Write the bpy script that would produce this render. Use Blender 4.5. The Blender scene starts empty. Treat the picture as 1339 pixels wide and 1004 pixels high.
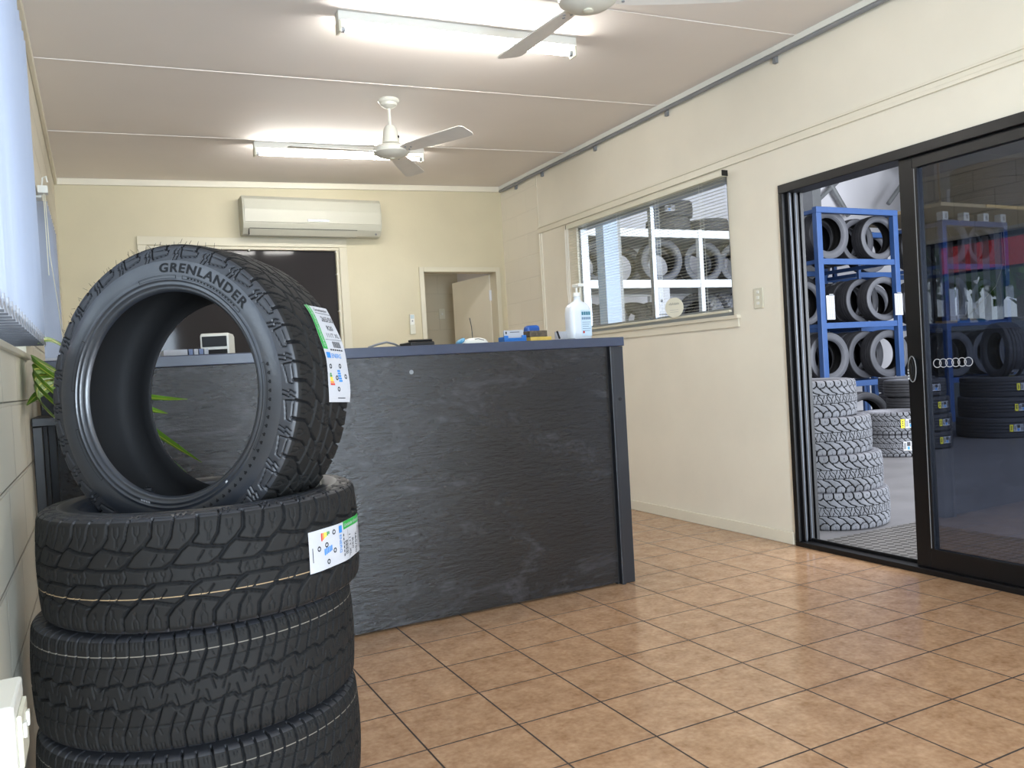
import bpy, bmesh, math, random
import numpy as np
from mathutils import Vector, Matrix
random.seed(7)
PI = math.pi
SC = bpy.context.scene
COL = SC.collection

# ------------------------------------------------------------------ helpers
def lin(c):
    return tuple((x/12.92 if x <= .04045 else ((x+.055)/1.055)**2.4) for x in (v/255 for v in c))

def new_mat(name):
    m = bpy.data.materials.new(name); m.use_nodes = True
    nt = m.node_tree
    for n in list(nt.nodes): nt.nodes.remove(n)
    out = nt.nodes.new('ShaderNodeOutputMaterial')
    return m, nt, out

def mat(name, rgb, rough=.6, metal=0., spec=.5, var=.0, vscale=8., bump=0., bscale=60., stretch=(1, 1, 1), emit=None, coat=0.):
    """principled surface with noise colour variation and bump"""
    m, nt, out = new_mat(name)
    b = nt.nodes.new('ShaderNodeBsdfPrincipled')
    c = lin(rgb)
    b.inputs['Base Color'].default_value = (*c, 1)
    b.inputs['Roughness'].default_value = rough
    b.inputs['Metallic'].default_value = metal
    b.inputs['Specular IOR Level'].default_value = spec
    if coat: b.inputs['Coat Weight'].default_value = coat
    if emit:
        b.inputs['Emission Color'].default_value = (*lin(emit[0]), 1); b.inputs['Emission Strength'].default_value = emit[1]
    nt.links.new(b.outputs[0], out.inputs[0])
    if var or bump:
        tc = nt.nodes.new('ShaderNodeTexCoord'); mp = nt.nodes.new('ShaderNodeMapping')
        mp.inputs['Scale'].default_value = stretch
        nt.links.new(tc.outputs['Object'], mp.inputs[0])
    if var:
        n = nt.nodes.new('ShaderNodeTexNoise'); n.inputs['Scale'].default_value = vscale; n.inputs['Detail'].default_value = 6
        nt.links.new(mp.outputs[0], n.inputs[0])
        r = nt.nodes.new('ShaderNodeValToRGB')
        r.color_ramp.elements[0].position = .3; r.color_ramp.elements[1].position = .7
        r.color_ramp.elements[0].color = (*[max(0, x*(1-var)) for x in c], 1)
        r.color_ramp.elements[1].color = (*[min(1, x*(1+var)) for x in c], 1)
        nt.links.new(n.outputs[0], r.inputs[0]); nt.links.new(r.outputs[0], b.inputs['Base Color'])
    if bump:
        n = nt.nodes.new('ShaderNodeTexNoise'); n.inputs['Scale'].default_value = bscale; n.inputs['Detail'].default_value = 5
        nt.links.new(mp.outputs[0], n.inputs[0])
        bp = nt.nodes.new('ShaderNodeBump'); bp.inputs['Strength'].default_value = bump; bp.inputs['Distance'].default_value = .01
        nt.links.new(n.outputs[0], bp.inputs['Height']); nt.links.new(bp.outputs[0], b.inputs['Normal'])
    return m

def glass_mat(name, tint, refl, rough=.0, scale=1.0):
    m, nt, out = new_mat(name)
    t = nt.nodes.new('ShaderNodeBsdfTransparent'); t.inputs[0].default_value = (*tint, 1)
    g = nt.nodes.new('ShaderNodeBsdfGlossy'); g.inputs['Roughness'].default_value = rough
    fr = nt.nodes.new('ShaderNodeLayerWeight'); fr.inputs['Blend'].default_value = .25
    mr = nt.nodes.new('ShaderNodeMapRange'); mr.inputs['To Min'].default_value = refl; mr.inputs['To Max'].default_value = min(1, refl*2+.25)
    nt.links.new(fr.outputs['Fresnel'], mr.inputs['Value'])
    mx = nt.nodes.new('ShaderNodeMixShader')
    nt.links.new(mr.outputs[0], mx.inputs[0]); nt.links.new(t.outputs[0], mx.inputs[1]); nt.links.new(g.outputs[0], mx.inputs[2])
    nt.links.new(mx.outputs[0], out.inputs[0])
    return m

class MB:
    """collects geometry for one mesh object"""
    def __init__(s): s.v = []; s.f = []; s.m = []; s.sm = []
    def add(s, verts, faces, mi=0, smooth=False):
        o = len(s.v); s.v += [tuple(map(float, p)) for p in verts]
        for f in faces:
            s.f.append([o+i for i in f]); s.m.append(mi); s.sm.append(smooth)
        return s
    def box(s, a, b, mi=0, M=None):
        x0, y0, z0 = [min(p, q) for p, q in zip(a, b)]; x1, y1, z1 = [max(p, q) for p, q in zip(a, b)]
        vs = [(x0, y0, z0), (x1, y0, z0), (x1, y1, z0), (x0, y1, z0), (x0, y0, z1), (x1, y0, z1), (x1, y1, z1), (x0, y1, z1)]
        if M is not None: vs = [M @ Vector(p) for p in vs]
        return s.add(vs, [(0, 3, 2, 1), (4, 5, 6, 7), (0, 1, 5, 4), (1, 2, 6, 5), (2, 3, 7, 6), (3, 0, 4, 7)], mi)
    def hexa(s, vs, mi=0):
        return s.add(vs, [(0, 3, 2, 1), (4, 5, 6, 7), (0, 1, 5, 4), (1, 2, 6, 5), (2, 3, 7, 6), (3, 0, 4, 7)], mi)
    def tube(s, pts, r, n=8, mi=0, cap=True):
        pts = [Vector(p) for p in pts]; rs = r if isinstance(r, (list, tuple)) else [r]*len(pts)
        rings = []; prev = None
        for i, p in enumerate(pts):
            d = (pts[min(i+1, len(pts)-1)]-pts[max(i-1, 0)]).normalized()
            if prev is None:
                u = d.orthogonal().normalized()
            else:
                u = (prev-d*prev.dot(d)).normalized()
            prev = u; w = d.cross(u)
            rings.append([p+(u*math.cos(2*PI*k/n)+w*math.sin(2*PI*k/n))*rs[i] for k in range(n)])
        vs = [q for R in rings for q in R]; fs = []
        for i in range(len(pts)-1):
            for k in range(n):
                a = i*n+k; b = i*n+(k+1) % n
                fs.append((a, b, b+n, a+n))
        s.add(vs, fs, mi, True)
        if cap:
            s.add(rings[0], [tuple(range(n))[::-1]], mi); s.add(rings[-1], [tuple(range(n))], mi)
        return s
    def cyl(s, a, b, r, n=24, mi=0, r2=None): return s.tube([a, b], [r, r2 if r2 is not None else r], n, mi)
    def lathe(s, prof, n=48, M=None, mi=0, smooth=True, closed=False):
        """prof: list of (r, z) turned round Z"""
        vs = []; fs = []
        L = len(prof)
        for k in range(n):
            c, q = math.cos(2*PI*k/n), math.sin(2*PI*k/n)
            vs += [Vector((r*c, r*q, z)) for r, z in prof]
        if M is not None: vs = [M @ p for p in vs]
        for k in range(n):
            k2 = (k+1) % n
            for i in range(L if closed else L-1):
                j = (i+1) % L
                fs.append((k*L+i, k2*L+i, k2*L+j, k*L+j))
        return s.add(vs, fs, mi, smooth)
    def prism(s, poly, axis, a, b, mi=0, M=None):
        """poly in the two other axes (cyclic order) extruded along axis 0/1/2"""
        n = len(poly)
        def P(p, t):
            q = [0, 0, 0]; q[axis] = t; q[(axis+1) % 3] = p[0]; q[(axis+2) % 3] = p[1]
            q = Vector(q)
            return M @ q if M is not None else q
        vs = [P(p, a) for p in poly]+[P(p, b) for p in poly]
        fs = [tuple(range(n))[::-1], tuple(range(n, 2*n))]+[(i, (i+1) % n, n+(i+1) % n, n+i) for i in range(n)]
        return s.add(vs, fs, mi)
    def build(s, name, mats, parent=None, local=False, bevel=0., sharp=35, sub=0, fixn=True):
        me = bpy.data.meshes.new(name)
        off = Vector((0, 0, 0))
        if parent is not None and not local:
            off = world_loc(parent)
        me.from_pydata([(p[0]-off.x, p[1]-off.y, p[2]-off.z) for p in s.v], [], s.f)
        if not isinstance(mats, (list, tuple)): mats = [mats]
        for m in mats: me.materials.append(m)
        me.polygons.foreach_set('material_index', s.m)
        me.polygons.foreach_set('use_smooth', s.sm)
        me.update()
        if fixn and len(s.f) < 60000:
            bm = bmesh.new(); bm.from_mesh(me); bmesh.ops.recalc_face_normals(bm, faces=bm.faces); bm.to_mesh(me); bm.free()
        if any(s.sm):
            try: me.set_sharp_from_angle(angle=math.radians(sharp))
            except Exception: pass
        o = bpy.data.objects.new(name, me); COL.objects.link(o)
        if parent is not None: o.parent = parent
        if bevel:
            md = o.modifiers.new('bevel', 'BEVEL'); md.width = bevel; md.segments = 2; md.limit_method = 'ANGLE'; md.harden_normals = False
        if sub:
            md = o.modifiers.new('sub', 'SUBSURF'); md.levels = sub; md.render_levels = sub
        return o

def world_loc(o):
    l = Vector((0, 0, 0))
    while o is not None:
        l = l+o.location; o = o.parent
    return l

def tag(o, label=None, cat=None, group=None, kind=None):
    if label: o['label'] = label
    if cat: o['category'] = cat
    if group: o['group'] = group
    if kind: o['kind'] = kind
    return o

def thing(name, loc, label, cat, group=None, rot=None):
    o = bpy.data.objects.new(name, None); COL.objects.link(o); o.location = loc
    o.empty_display_size = .05
    if rot is not None: o.rotation_euler = rot
    return tag(o, label, cat, group)

def struct(name, mb, mats, **k):
    o = mb.build(name, mats, **k); o['kind'] = 'structure'; return o

KIDS = {}
def dup(root, loc, rot=None, label=None, group=None, scale=None):
    def cp(o, par):
        c = o.copy(); COL.objects.link(c); c.parent = par
        for ch in kids(o): cp(ch, c)
        return c
    kidmap = {}
    for o in bpy.data.objects:
        if o.parent: kidmap.setdefault(o.parent.name, []).append(o)
    def kids(o): return kidmap.get(o.name, [])
    r = cp(root, None); r.location = loc
    if rot is not None: r.rotation_euler = rot
    if label: r['label'] = label
    if group: r['group'] = group
    if scale: r.scale = scale
    return r

_tc = {}
def text_poly(s, bold=0., shear=0., space=1., sub=False):
    """outline of a line of text: 2D verts (cap height about 0.7 per unit size) and faces"""
    k = (s, bold, shear, space, sub)
    if k in _tc: return _tc[k]
    cu = bpy.data.curves.new('txt', 'FONT'); cu.body = s; cu.offset = bold; cu.shear = shear; cu.space_character = space; cu.resolution_u = 3
    o = bpy.data.objects.new('txt', cu); COL.objects.link(o)
    dg = bpy.context.evaluated_depsgraph_get(); dg.update()
    me = bpy.data.meshes.new_from_object(o.evaluated_get(dg))
    vs = [(v.co.x, v.co.y) for v in me.vertices]; fs = [tuple(p.vertices) for p in me.polygons]
    bpy.data.objects.remove(o); bpy.data.curves.remove(cu); bpy.data.meshes.remove(me)
    if sub:
        bm = bmesh.new(); bv = [bm.verts.new((x, y, 0)) for x, y in vs]
        for q in fs:
            try: bm.faces.new([bv[i] for i in q])
            except ValueError: pass
        for _ in range(4):
            es = [e for e in bm.edges if e.calc_length() > .12]
            if not es: break
            bmesh.ops.subdivide_edges(bm, edges=es, cuts=1); bmesh.ops.triangulate(bm, faces=bm.faces)
        bm.verts.index_update(); vs = [(v.co.x, v.co.y) for v in bm.verts]; fs = [tuple(v.index for v in q.verts) for q in bm.faces]; bm.free()
    _tc[k] = (vs, fs); return _tc[k]

def wall_grid(mb, fix, us, vs, holes, t, axis, mi=0, mis=None):
    """wall slab with rectangular holes. axis 0: wall in plane X, coordinates (u=Y, v=Z); axis 1: plane Y, (u=X, v=Z)"""
    us = sorted(set(us+[h[0] for h in holes]+[h[1] for h in holes])); vs = sorted(set(vs+[h[2] for h in holes]+[h[3] for h in holes]))
    for i in range(len(us)-1):
        for j in range(len(vs)-1):
            cu, cv = (us[i]+us[i+1])/2, (vs[j]+vs[j+1])/2
            if any(h[0] < cu < h[1] and h[2] < cv < h[3] for h in holes): continue
            k = mis(cu, cv) if mis else mi
            if axis == 0: mb.box((fix, us[i], vs[j]), (fix+t, us[i+1], vs[j+1]), k)
            else: mb.box((us[i], fix, vs[j]), (us[i+1], fix+t, vs[j+1]), k)

# ------------------------------------------------------------------ materials
M_cream = mat('cream paint', (232, 225, 208), .6, var=.03, vscale=3, bump=.08, bscale=25)
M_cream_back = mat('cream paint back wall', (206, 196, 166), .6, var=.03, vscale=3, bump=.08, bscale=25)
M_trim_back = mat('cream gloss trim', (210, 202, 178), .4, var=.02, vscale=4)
M_cream_gloss = mat('cream gloss paint', (226, 219, 200), .4, var=.02, vscale=4)
M_ceil = mat('ceiling paint', (233, 226, 219), .75, var=.02, vscale=2)
M_white = mat('white plastic', (226, 225, 216), .4)
M_ivory = mat('ivory plastic', (214, 210, 190), .38, var=.015, vscale=6)
M_black_al = mat('black powder coat', (15, 15, 17), .4, spec=.35, var=.1, vscale=20)
M_grey_al = mat('anodised aluminium', (172, 176, 182), .42, metal=.6)
M_blacktrim = mat('black plastic', (11, 11, 12), .45)
M_dark = mat('dark interior', (26, 25, 25), .8)

def block_mat(name, rgb, axis, bw=.4, bh=.2, off=(0, 0), bump=.5, mort=.012, dark=.9):
    m, nt, out = new_mat(name)
    b = nt.nodes.new('ShaderNodeBsdfPrincipled'); b.inputs['Roughness'].default_value = .55
    tc = nt.nodes.new('ShaderNodeTexCoord'); sp = nt.nodes.new('ShaderNodeSeparateXYZ'); cb = nt.nodes.new('ShaderNodeCombineXYZ')
    nt.links.new(tc.outputs['Object'], sp.inputs[0])
    au = nt.nodes.new('ShaderNodeMath'); au.inputs[1].default_value = off[0]
    av = nt.nodes.new('ShaderNodeMath'); av.inputs[1].default_value = off[1]
    nt.links.new(sp.outputs['Y' if axis == 0 else 'X'], au.inputs[0]); nt.links.new(sp.outputs['Z'], av.inputs[0])
    nt.links.new(au.outputs[0], cb.inputs[0]); nt.links.new(av.outputs[0], cb.inputs[1])
    br = nt.nodes.new('ShaderNodeTexBrick'); br.inputs['Scale'].default_value = 1
    br.inputs['Brick Width'].default_value = bw; br.inputs['Row Height'].default_value = bh; br.inputs['Mortar Size'].default_value = mort/2
    br.inputs['Mortar Smooth'].default_value = .6
    c = lin(rgb)
    br.inputs['Color1'].default_value = (*c, 1); br.inputs['Color2'].default_value = (*[x*.97 for x in c], 1)
    br.inputs['Mortar'].default_value = (*[x*dark for x in c], 1)
    nt.links.new(cb.outputs[0], br.inputs['Vector'])
    inv = nt.nodes.new('ShaderNodeMath'); inv.operation = 'SUBTRACT'; inv.inputs[0].default_value = 1
    nt.links.new(br.outputs['Fac'], inv.inputs[1])
    bp = nt.nodes.new('ShaderNodeBump'); bp.inputs['Strength'].default_value = bump; bp.inputs['Distance'].default_value = .006
    nt.links.new(inv.outputs[0], bp.inputs['Height'])
    nt.links.new(br.outputs['Color'], b.inputs['Base Color']); nt.links.new(bp.outputs[0], b.inputs['Normal'])
    nt.links.new(b.outputs[0], out.inputs[0])
    return m
M_block_left = block_mat('cream painted blockwork', (222, 216, 198), 0, off=(.1, .1), bump=1.0, mort=.014, dark=.82)
M_block_end = block_mat('cream blockwork right', (232, 225, 208), 0, off=(0, .08), bump=.35, dark=.95)
M_block_back = block_mat('cream blockwork corridor', (205, 196, 172), 1, off=(0, .02), bump=.4, dark=.93)

def tile_mat():
    m, nt, out = new_mat('terracotta floor tile')
    b = nt.nodes.new('ShaderNodeBsdfPrincipled'); b.inputs['Specular IOR Level'].default_value = .65
    tc = nt.nodes.new('ShaderNodeTexCoord')
    br = nt.nodes.new('ShaderNodeTexBrick'); br.offset = 0; br.squash = 1
    br.inputs['Scale'].default_value = 1; br.inputs['Brick Width'].default_value = .305; br.inputs['Row Height'].default_value = .305
    br.inputs['Mortar Size'].default_value = .0034; br.inputs['Mortar Smooth'].default_value = .15; br.inputs['Bias'].default_value = 0
    br.inputs['Color1'].default_value = (.46, .46, .46, 1); br.inputs['Color2'].default_value = (.54, .54, .54, 1)
    nt.links.new(tc.outputs['Object'], br.inputs['Vector'])
    n1 = nt.nodes.new('ShaderNodeTexNoise'); n1.inputs['Scale'].default_value = 11; n1.inputs['Detail'].default_value = 7; n1.inputs['Roughness'].default_value = .65
    n2 = nt.nodes.new('ShaderNodeTexNoise'); n2.inputs['Scale'].default_value = 55; n2.inputs['Detail'].default_value = 4
    for n in (n1, n2): nt.links.new(tc.outputs['Object'], n.inputs[0])
    mx = nt.nodes.new('ShaderNodeMixRGB'); mx.inputs[0].default_value = .35
    nt.links.new(n1.outputs[0], mx.inputs[1]); nt.links.new(n2.outputs[0], mx.inputs[2])
    mx2 = nt.nodes.new('ShaderNodeMixRGB'); mx2.inputs[0].default_value = .25
    nt.links.new(mx.outputs[0], mx2.inputs[1]); nt.links.new(br.outputs['Color'], mx2.inputs[2])
    r = nt.nodes.new('ShaderNodeValToRGB')
    r.color_ramp.elements[0].position = .36; r.color_ramp.elements[0].color = (*lin((150, 112, 80)), 1)
    r.color_ramp.elements[1].position = .64; r.color_ramp.elements[1].color = (*lin((200, 164, 130)), 1)
    nt.links.new(mx2.outputs[0], r.inputs[0])
    fin = nt.nodes.new('ShaderNodeMixRGB'); fin.inputs[2].default_value = (*lin((48, 34, 25)), 1)
    nt.links.new(br.outputs['Fac'], fin.inputs[0]); nt.links.new(r.outputs[0], fin.inputs[1])
    nt.links.new(fin.outputs[0], b.inputs['Base Color'])
    rr = nt.nodes.new('ShaderNodeMapRange'); rr.inputs['To Min'].default_value = .17; rr.inputs['To Max'].default_value = .7
    nt.links.new(br.outputs['Fac'], rr.inputs['Value']); nt.links.new(rr.outputs[0], b.inputs['Roughness'])
    inv = nt.nodes.new('ShaderNodeMath'); inv.operation = 'SUBTRACT'; inv.inputs[0].default_value = 1
    nt.links.new(br.outputs['Fac'], inv.inputs[1])
    ad = nt.nodes.new('ShaderNodeMath'); ad.operation = 'MULTIPLY_ADD'; ad.inputs[1].default_value = .12
    nt.links.new(n1.outputs[0], ad.inputs[0]); nt.links.new(inv.outputs[0], ad.inputs[2])
    bp = nt.nodes.new('ShaderNodeBump'); bp.inputs['Strength'].default_value = .35; bp.inputs['Distance'].default_value = .002
    nt.links.new(ad.outputs[0], bp.inputs['Height']); nt.links.new(bp.outputs[0], b.inputs['Normal'])
    nt.links.new(b.outputs[0], out.inputs[0])
    return m
M_tile = tile_mat()

def slate_mat():
    """dark laminate with a fine horizontal split-slate relief and chalky scuffs"""
    m, nt, out = new_mat('dark slate laminate')
    b = nt.nodes.new('ShaderNodeBsdfPrincipled')
    tc = nt.nodes.new('ShaderNodeTexCoord')
    mp = nt.nodes.new('ShaderNodeMapping'); mp.inputs['Scale'].default_value = (1, 1, 6)
    mp2 = nt.nodes.new('ShaderNodeMapping'); mp2.inputs['Scale'].default_value = (1, 1, 2.2)
    for q in (mp, mp2): nt.links.new(tc.outputs['Object'], q.inputs[0])
    fine = nt.nodes.new('ShaderNodeTexNoise'); fine.inputs['Scale'].default_value = 11; fine.inputs['Detail'].default_value = 9; fine.inputs['Roughness'].default_value = .7
    nt.links.new(mp.outputs[0], fine.inputs[0])
    cl = nt.nodes.new('ShaderNodeTexNoise'); cl.inputs['Scale'].default_value = 2.6; cl.inputs['Detail'].default_value = 9; cl.inputs['Roughness'].default_value = .68; cl.inputs['Distortion'].default_value = .8
    nt.links.new(mp2.outputs[0], cl.inputs[0])
    r = nt.nodes.new('ShaderNodeValToRGB')
    e = r.color_ramp.elements
    e[0].position = .40; e[0].color = (*lin((25, 24, 24)), 1)
    e[1].position = .66; e[1].color = (*lin((62, 61, 65)), 1)
    x = e.new(.54); x.color = (*lin((34, 33, 33)), 1)
    mx = nt.nodes.new('ShaderNodeMixRGB'); mx.inputs[0].default_value = .3
    nt.links.new(cl.outputs[0], mx.inputs[1]); nt.links.new(fine.outputs[0], mx.inputs[2])
    nt.links.new(mx.outputs[0], r.inputs[0]); nt.links.new(r.outputs[0], b.inputs['Base Color'])
    b.inputs['Roughness'].default_value = .22
    bp = nt.nodes.new('ShaderNodeBump'); bp.inputs['Strength'].default_value = .32; bp.inputs['Distance'].default_value = .011
    iso = nt.nodes.new('ShaderNodeTexNoise'); iso.inputs['Scale'].default_value = 30; iso.inputs['Detail'].default_value = 4; nt.links.new(mp2.outputs[0], iso.inputs[0])
    sm = nt.nodes.new('ShaderNodeMath'); sm.operation = 'MULTIPLY_ADD'; sm.inputs[1].default_value = .7; nt.links.new(iso.outputs[0], sm.inputs[0]); nt.links.new(fine.outputs[0], sm.inputs[2])
    nt.links.new(sm.outputs[0], bp.inputs['Height']); nt.links.new(bp.outputs[0], b.inputs['Normal'])
    nt.links.new(b.outputs[0], out.inputs[0])
    return m
M_slate = slate_mat()
M_bench = mat('blue grey laminate', (58, 65, 84), .35, var=.08, vscale=20)
M_rub = mat('tread rubber', (23, 22, 21), .75, spec=.3, var=.12, vscale=30)
M_rub_side = mat('sidewall rubber', (34, 37, 43), .34, spec=.95, var=.15, vscale=9, bump=.06, bscale=90)
M_rub_in = mat('inner liner rubber', (20, 20, 21), .7, spec=.25, bump=.05, bscale=50)
M_rub_deep = mat('moulded black lettering', (12, 12, 14), .6, spec=.3)
M_shoulder = mat('shoulder rubber', (36, 37, 41), .5, spec=.6)
M_groove_shade = mat('groove shade rubber', (17, 17, 18), .8, spec=.2)  # darker colour down in the grooves deepens the shade between tread blocks
M_rubW = mat('dusty tread rubber', (102, 103, 108), .75, spec=.3, var=.2, vscale=12)
M_rubW_side = mat('dusty sidewall rubber', (112, 112, 118), .55, spec=.4, var=.1, vscale=6)
M_rubD = mat('new black tread rubber', (52, 52, 56), .65, spec=.4, var=.15, vscale=14)
M_rubD_side = mat('new black sidewall rubber', (78, 79, 85), .5, spec=.45, var=.1, vscale=8)
M_line = mat('tan paint line', (150, 126, 94), .8)
M_line2 = mat('grey paint line', (112, 106, 96), .8)
M_paper = mat('white label paper', (178, 178, 182), .55, var=.03, vscale=30)
M_green = mat('green label ink', (34, 148, 60), .5)
M_ink = mat('black ink', (30, 30, 34), .6)
M_inkblue = mat('blue ink', (48, 122, 190), .55)
M_inkyel = mat('yellow ink', (228, 196, 40), .55)
M_inkora = mat('orange ink', (220, 130, 40), .55)
M_inkred = mat('red ink', (190, 50, 40), .55)
M_inkgrn = mat('dark green ink', (60, 130, 60), .55)
M_yellow = mat('yellow sticker', (228, 214, 30), .5)
M_rackblue = mat('blue powder coat', (48, 78, 128), .4, var=.06, vscale=10)
M_steel = mat('grey painted steel', (128, 130, 132), .5, var=.06, vscale=6)
M_galv = mat('pale steel beam', (224, 226, 228), .5)
M_timber = mat('raw timber', (158, 138, 104), .7, var=.2, vscale=9, stretch=(1, 8, 8))
M_conc = mat('workshop concrete', (112, 110, 112), .5, var=.16, vscale=2.2, bump=.05, bscale=40)
M_wkwall = mat('workshop pale wall', (228, 226, 231), .7, var=.02, vscale=1)
M_wkdark = mat('workshop grey green cladding', (92, 98, 98), .7, var=.05, vscale=1)
M_plant = mat('leaf green', (96, 138, 40), .4, var=.3, vscale=6)
M_leafline = mat('leaf yellow stripe', (190, 198, 84), .45)
M_tint = glass_mat('tinted door glass', (.38, .41, .47), .12)
M_clear = glass_mat('clear window glass', (.93, .95, .96), .02)

def vane_mat(sheer=0):
    m, nt, out = new_mat('translucent blind fabric')
    d = nt.nodes.new('ShaderNodeBsdfDiffuse'); d.inputs[0].default_value = (*lin((176, 182, 196)), 1)
    t = nt.nodes.new('ShaderNodeBsdfTranslucent'); t.inputs[0].default_value = (*lin((172, 181, 200)), 1)
    mx = nt.nodes.new('ShaderNodeMixShader'); mx.inputs[0].default_value = .36
    nt.links.new(d.outputs[0], mx.inputs[1]); nt.links.new(t.outputs[0], mx.inputs[2]); nt.links.new(mx.outputs[0], out.inputs[0])
    if sheer:
        tr = nt.nodes.new('ShaderNodeBsdfTransparent'); m2 = nt.nodes.new('ShaderNodeMixShader'); m2.inputs[0].default_value = sheer
        nt.links.new(mx.outputs[0], m2.inputs[1]); nt.links.new(tr.outputs[0], m2.inputs[2]); nt.links.new(m2.outputs[0], out.inputs[0])
    return m
M_vane = vane_mat(); M_sheer = vane_mat(.42)

def emit_mat(name, rgb, s):
    m, nt, out = new_mat(name)
    e = nt.nodes.new('ShaderNodeEmission'); e.inputs[0].default_value = (*rgb, 1); e.inputs[1].default_value = s
    nt.links.new(e.outputs[0], out.inputs[0]); return m
M_tube = emit_mat('lit fluorescent tube', (1, .975, .93), 95)

# ------------------------------------------------------------------ room shell
XL, XR, YB, YF = -1.013, 2.744, 5.70, -3.0
def zc(x): return 2.745+.0285*(x-XL)          # the ceiling rises gently to the right
XW, YW0, YW1 = 13.0, -4.5, 9.0                # workshop extents

f = MB(); f.box((XL-.18, YF-.12, -.12), (XR+.05, YB+1.5, 0)); struct('floor', f, M_tile)
f = MB(); f.box((XR+.05, YW0, -.12), (XW+.2, YW1+.2, -.001)); struct('floor_workshop', f, M_conc)

# left wall (painted blocks) with two window openings
W4 = (-2.2, 1.75, 1.235, 2.30); W3 = (2.86, 4.45, 1.235, 2.10)
mb = MB(); wall_grid(mb, XL-.18, [YF-.12, YB+.1], [0, 3.0], [W3, W4], .18, 0); struct('wall_left', mb, M_block_left)
# back wall with dark window and doorway
D2 = (1.885, 2.665, 0, 2.065); W2 = (-.40, 1.135, .95, 2.25)
mb = MB(); wall_grid(mb, YB, [XL, XR], [0, 3.0], [D2, W2], .11, 1); struct('wall_back', mb, M_cream_back)
# right wall with door and internal window
D1 = (.30, 2.125, 0, 2.07); W1 = (2.56, 4.36, 1.365, 2.235)
mb = MB(); wall_grid(mb, XR, [YF-.12, 4.985, YB+.1], [0, 3.0], [D1, W1], .10, 0, mis=lambda u, v: 1 if u > 4.985 else 0); struct('wall_right', mb, [M_cream, M_block_end])
# front wall behind the camera, with a wide shop window
W5 = (-.95, .52, .15, 2.35)
mb = MB(); wall_grid(mb, YF-.12, [XL, XR], [0, 3.0], [W5], .12, 1); struct('wall_front', mb, M_cream)
# ceiling
def cz_box(mb, x0, x1, y0, y1, dz0, dz1, mi=0):
    mb.hexa([(x0, y0, zc(x0)+dz0), (x1, y0, zc(x1)+dz0), (x1, y1, zc(x1)+dz0), (x0, y1, zc(x0)+dz0),
             (x0, y0, zc(x0)+dz1), (x1, y0, zc(x1)+dz1), (x1, y1, zc(x1)+dz1), (x0, y1, zc(x0)+dz1)], mi)
mb = MB(); cz_box(mb, XL, XR, YF, YB, 0, .1); struct('ceiling', mb, M_ceil)
mb = MB()
for y in (4.43, 3.185, 1.94, .695, -.55, -1.8): cz_box(mb, XL, XR, y-.011, y+.011, -.003, 0)
struct('trim_1', mb, M_ceil)                      # cover strips over the ceiling joints
mb = MB(); cz_box(mb, XL, XR, YB-.022, YB, -.05, 0); struct('trim_2', mb, M_cream_gloss, bevel=.004)
mb = MB(); cz_box(mb, XL, XL+.022, YF, YB-.022, -.05, 0); struct('trim_3', mb, M_cream_gloss, bevel=.004)
mb = MB(); cz_box(mb, XR-.03, XR, YF, YB-.022, -.035, 0); struct('trim_4', mb, M_white, bevel=.004)
# picture rail on the right wall and its vertical cover strip
mb = MB(); mb.box((XR-.016, -2.9, 2.282), (XR, 4.985, 2.302)); mb.box((XR-.010, -2.9, 2.302), (XR, 4.985, 2.328)); mb.box((XR-.018, -2.9, 2.328), (XR, 4.985, 2.340))
struct('trim_5', mb, M_cream_gloss, bevel=.002)
mb = MB(); mb.box((XR-.014, 4.93, .06), (XR, 4.985, 2.28)); mb.box((XR-.022, 4.945, .06), (XR-.014, 4.97, 2.28)); struct('trim_6', mb, M_cream_gloss, bevel=.002)
mb = MB(); mb.box((XR-.004, 4.975, 2.34), (XR, 4.985, zc(XR)-.05)); struct('trim_7', mb, M_cream_gloss)
mb = MB(); mb.box((XR-.014, 2.125+.02, 0), (XR, 4.93, .072)); struct('baseboard_right', mb, M_cream_gloss, bevel=.004)
mb = MB(); mb.box((XR-.012, -2.9, 0), (XR, .28, .072)); struct('baseboard_right_front', mb, M_cream_gloss, bevel=.004)
mb = MB(); mb.box((1.23, YB-.014, 0), (1.82, YB, .075)); struct('baseboard_back', mb, M_cream_gloss, bevel=.004)

# conduit along the right wall below the ceiling
cd = thing('electrical_conduit', (XR-.045, 1.4, 2.79), 'long grey pipe running under the ceiling along the right wall', 'conduit')
MB().tube([(XR-.03, YF+.1, zc(XR)-.052), (XR-.03, 5.1, zc(XR)-.052), (XR-.035, 5.3, zc(XR)-.06), (XR-.03, YB-.05, zc(XR)-.052)], .0135, 12).build('pipe', M_steel, cd)
for y in (5.35, 4.85, 4.0, 3.1, 2.1, 1.1, 0, -1.2):
    m_ = MB(); m_.box((XR-.022, y-.012, zc(XR)-.095), (XR-.002, y+.012, zc(XR)-.036)); m_.cyl((XR-.024, y, zc(XR)-.085), (XR-.002, y, zc(XR)-.085), .005, 8)
    m_.build('pipe_clip', M_steel, cd)

# ------------------------------------------------------------------ windows
def pane_box(a, b): return MB().box(a, b)
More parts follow.
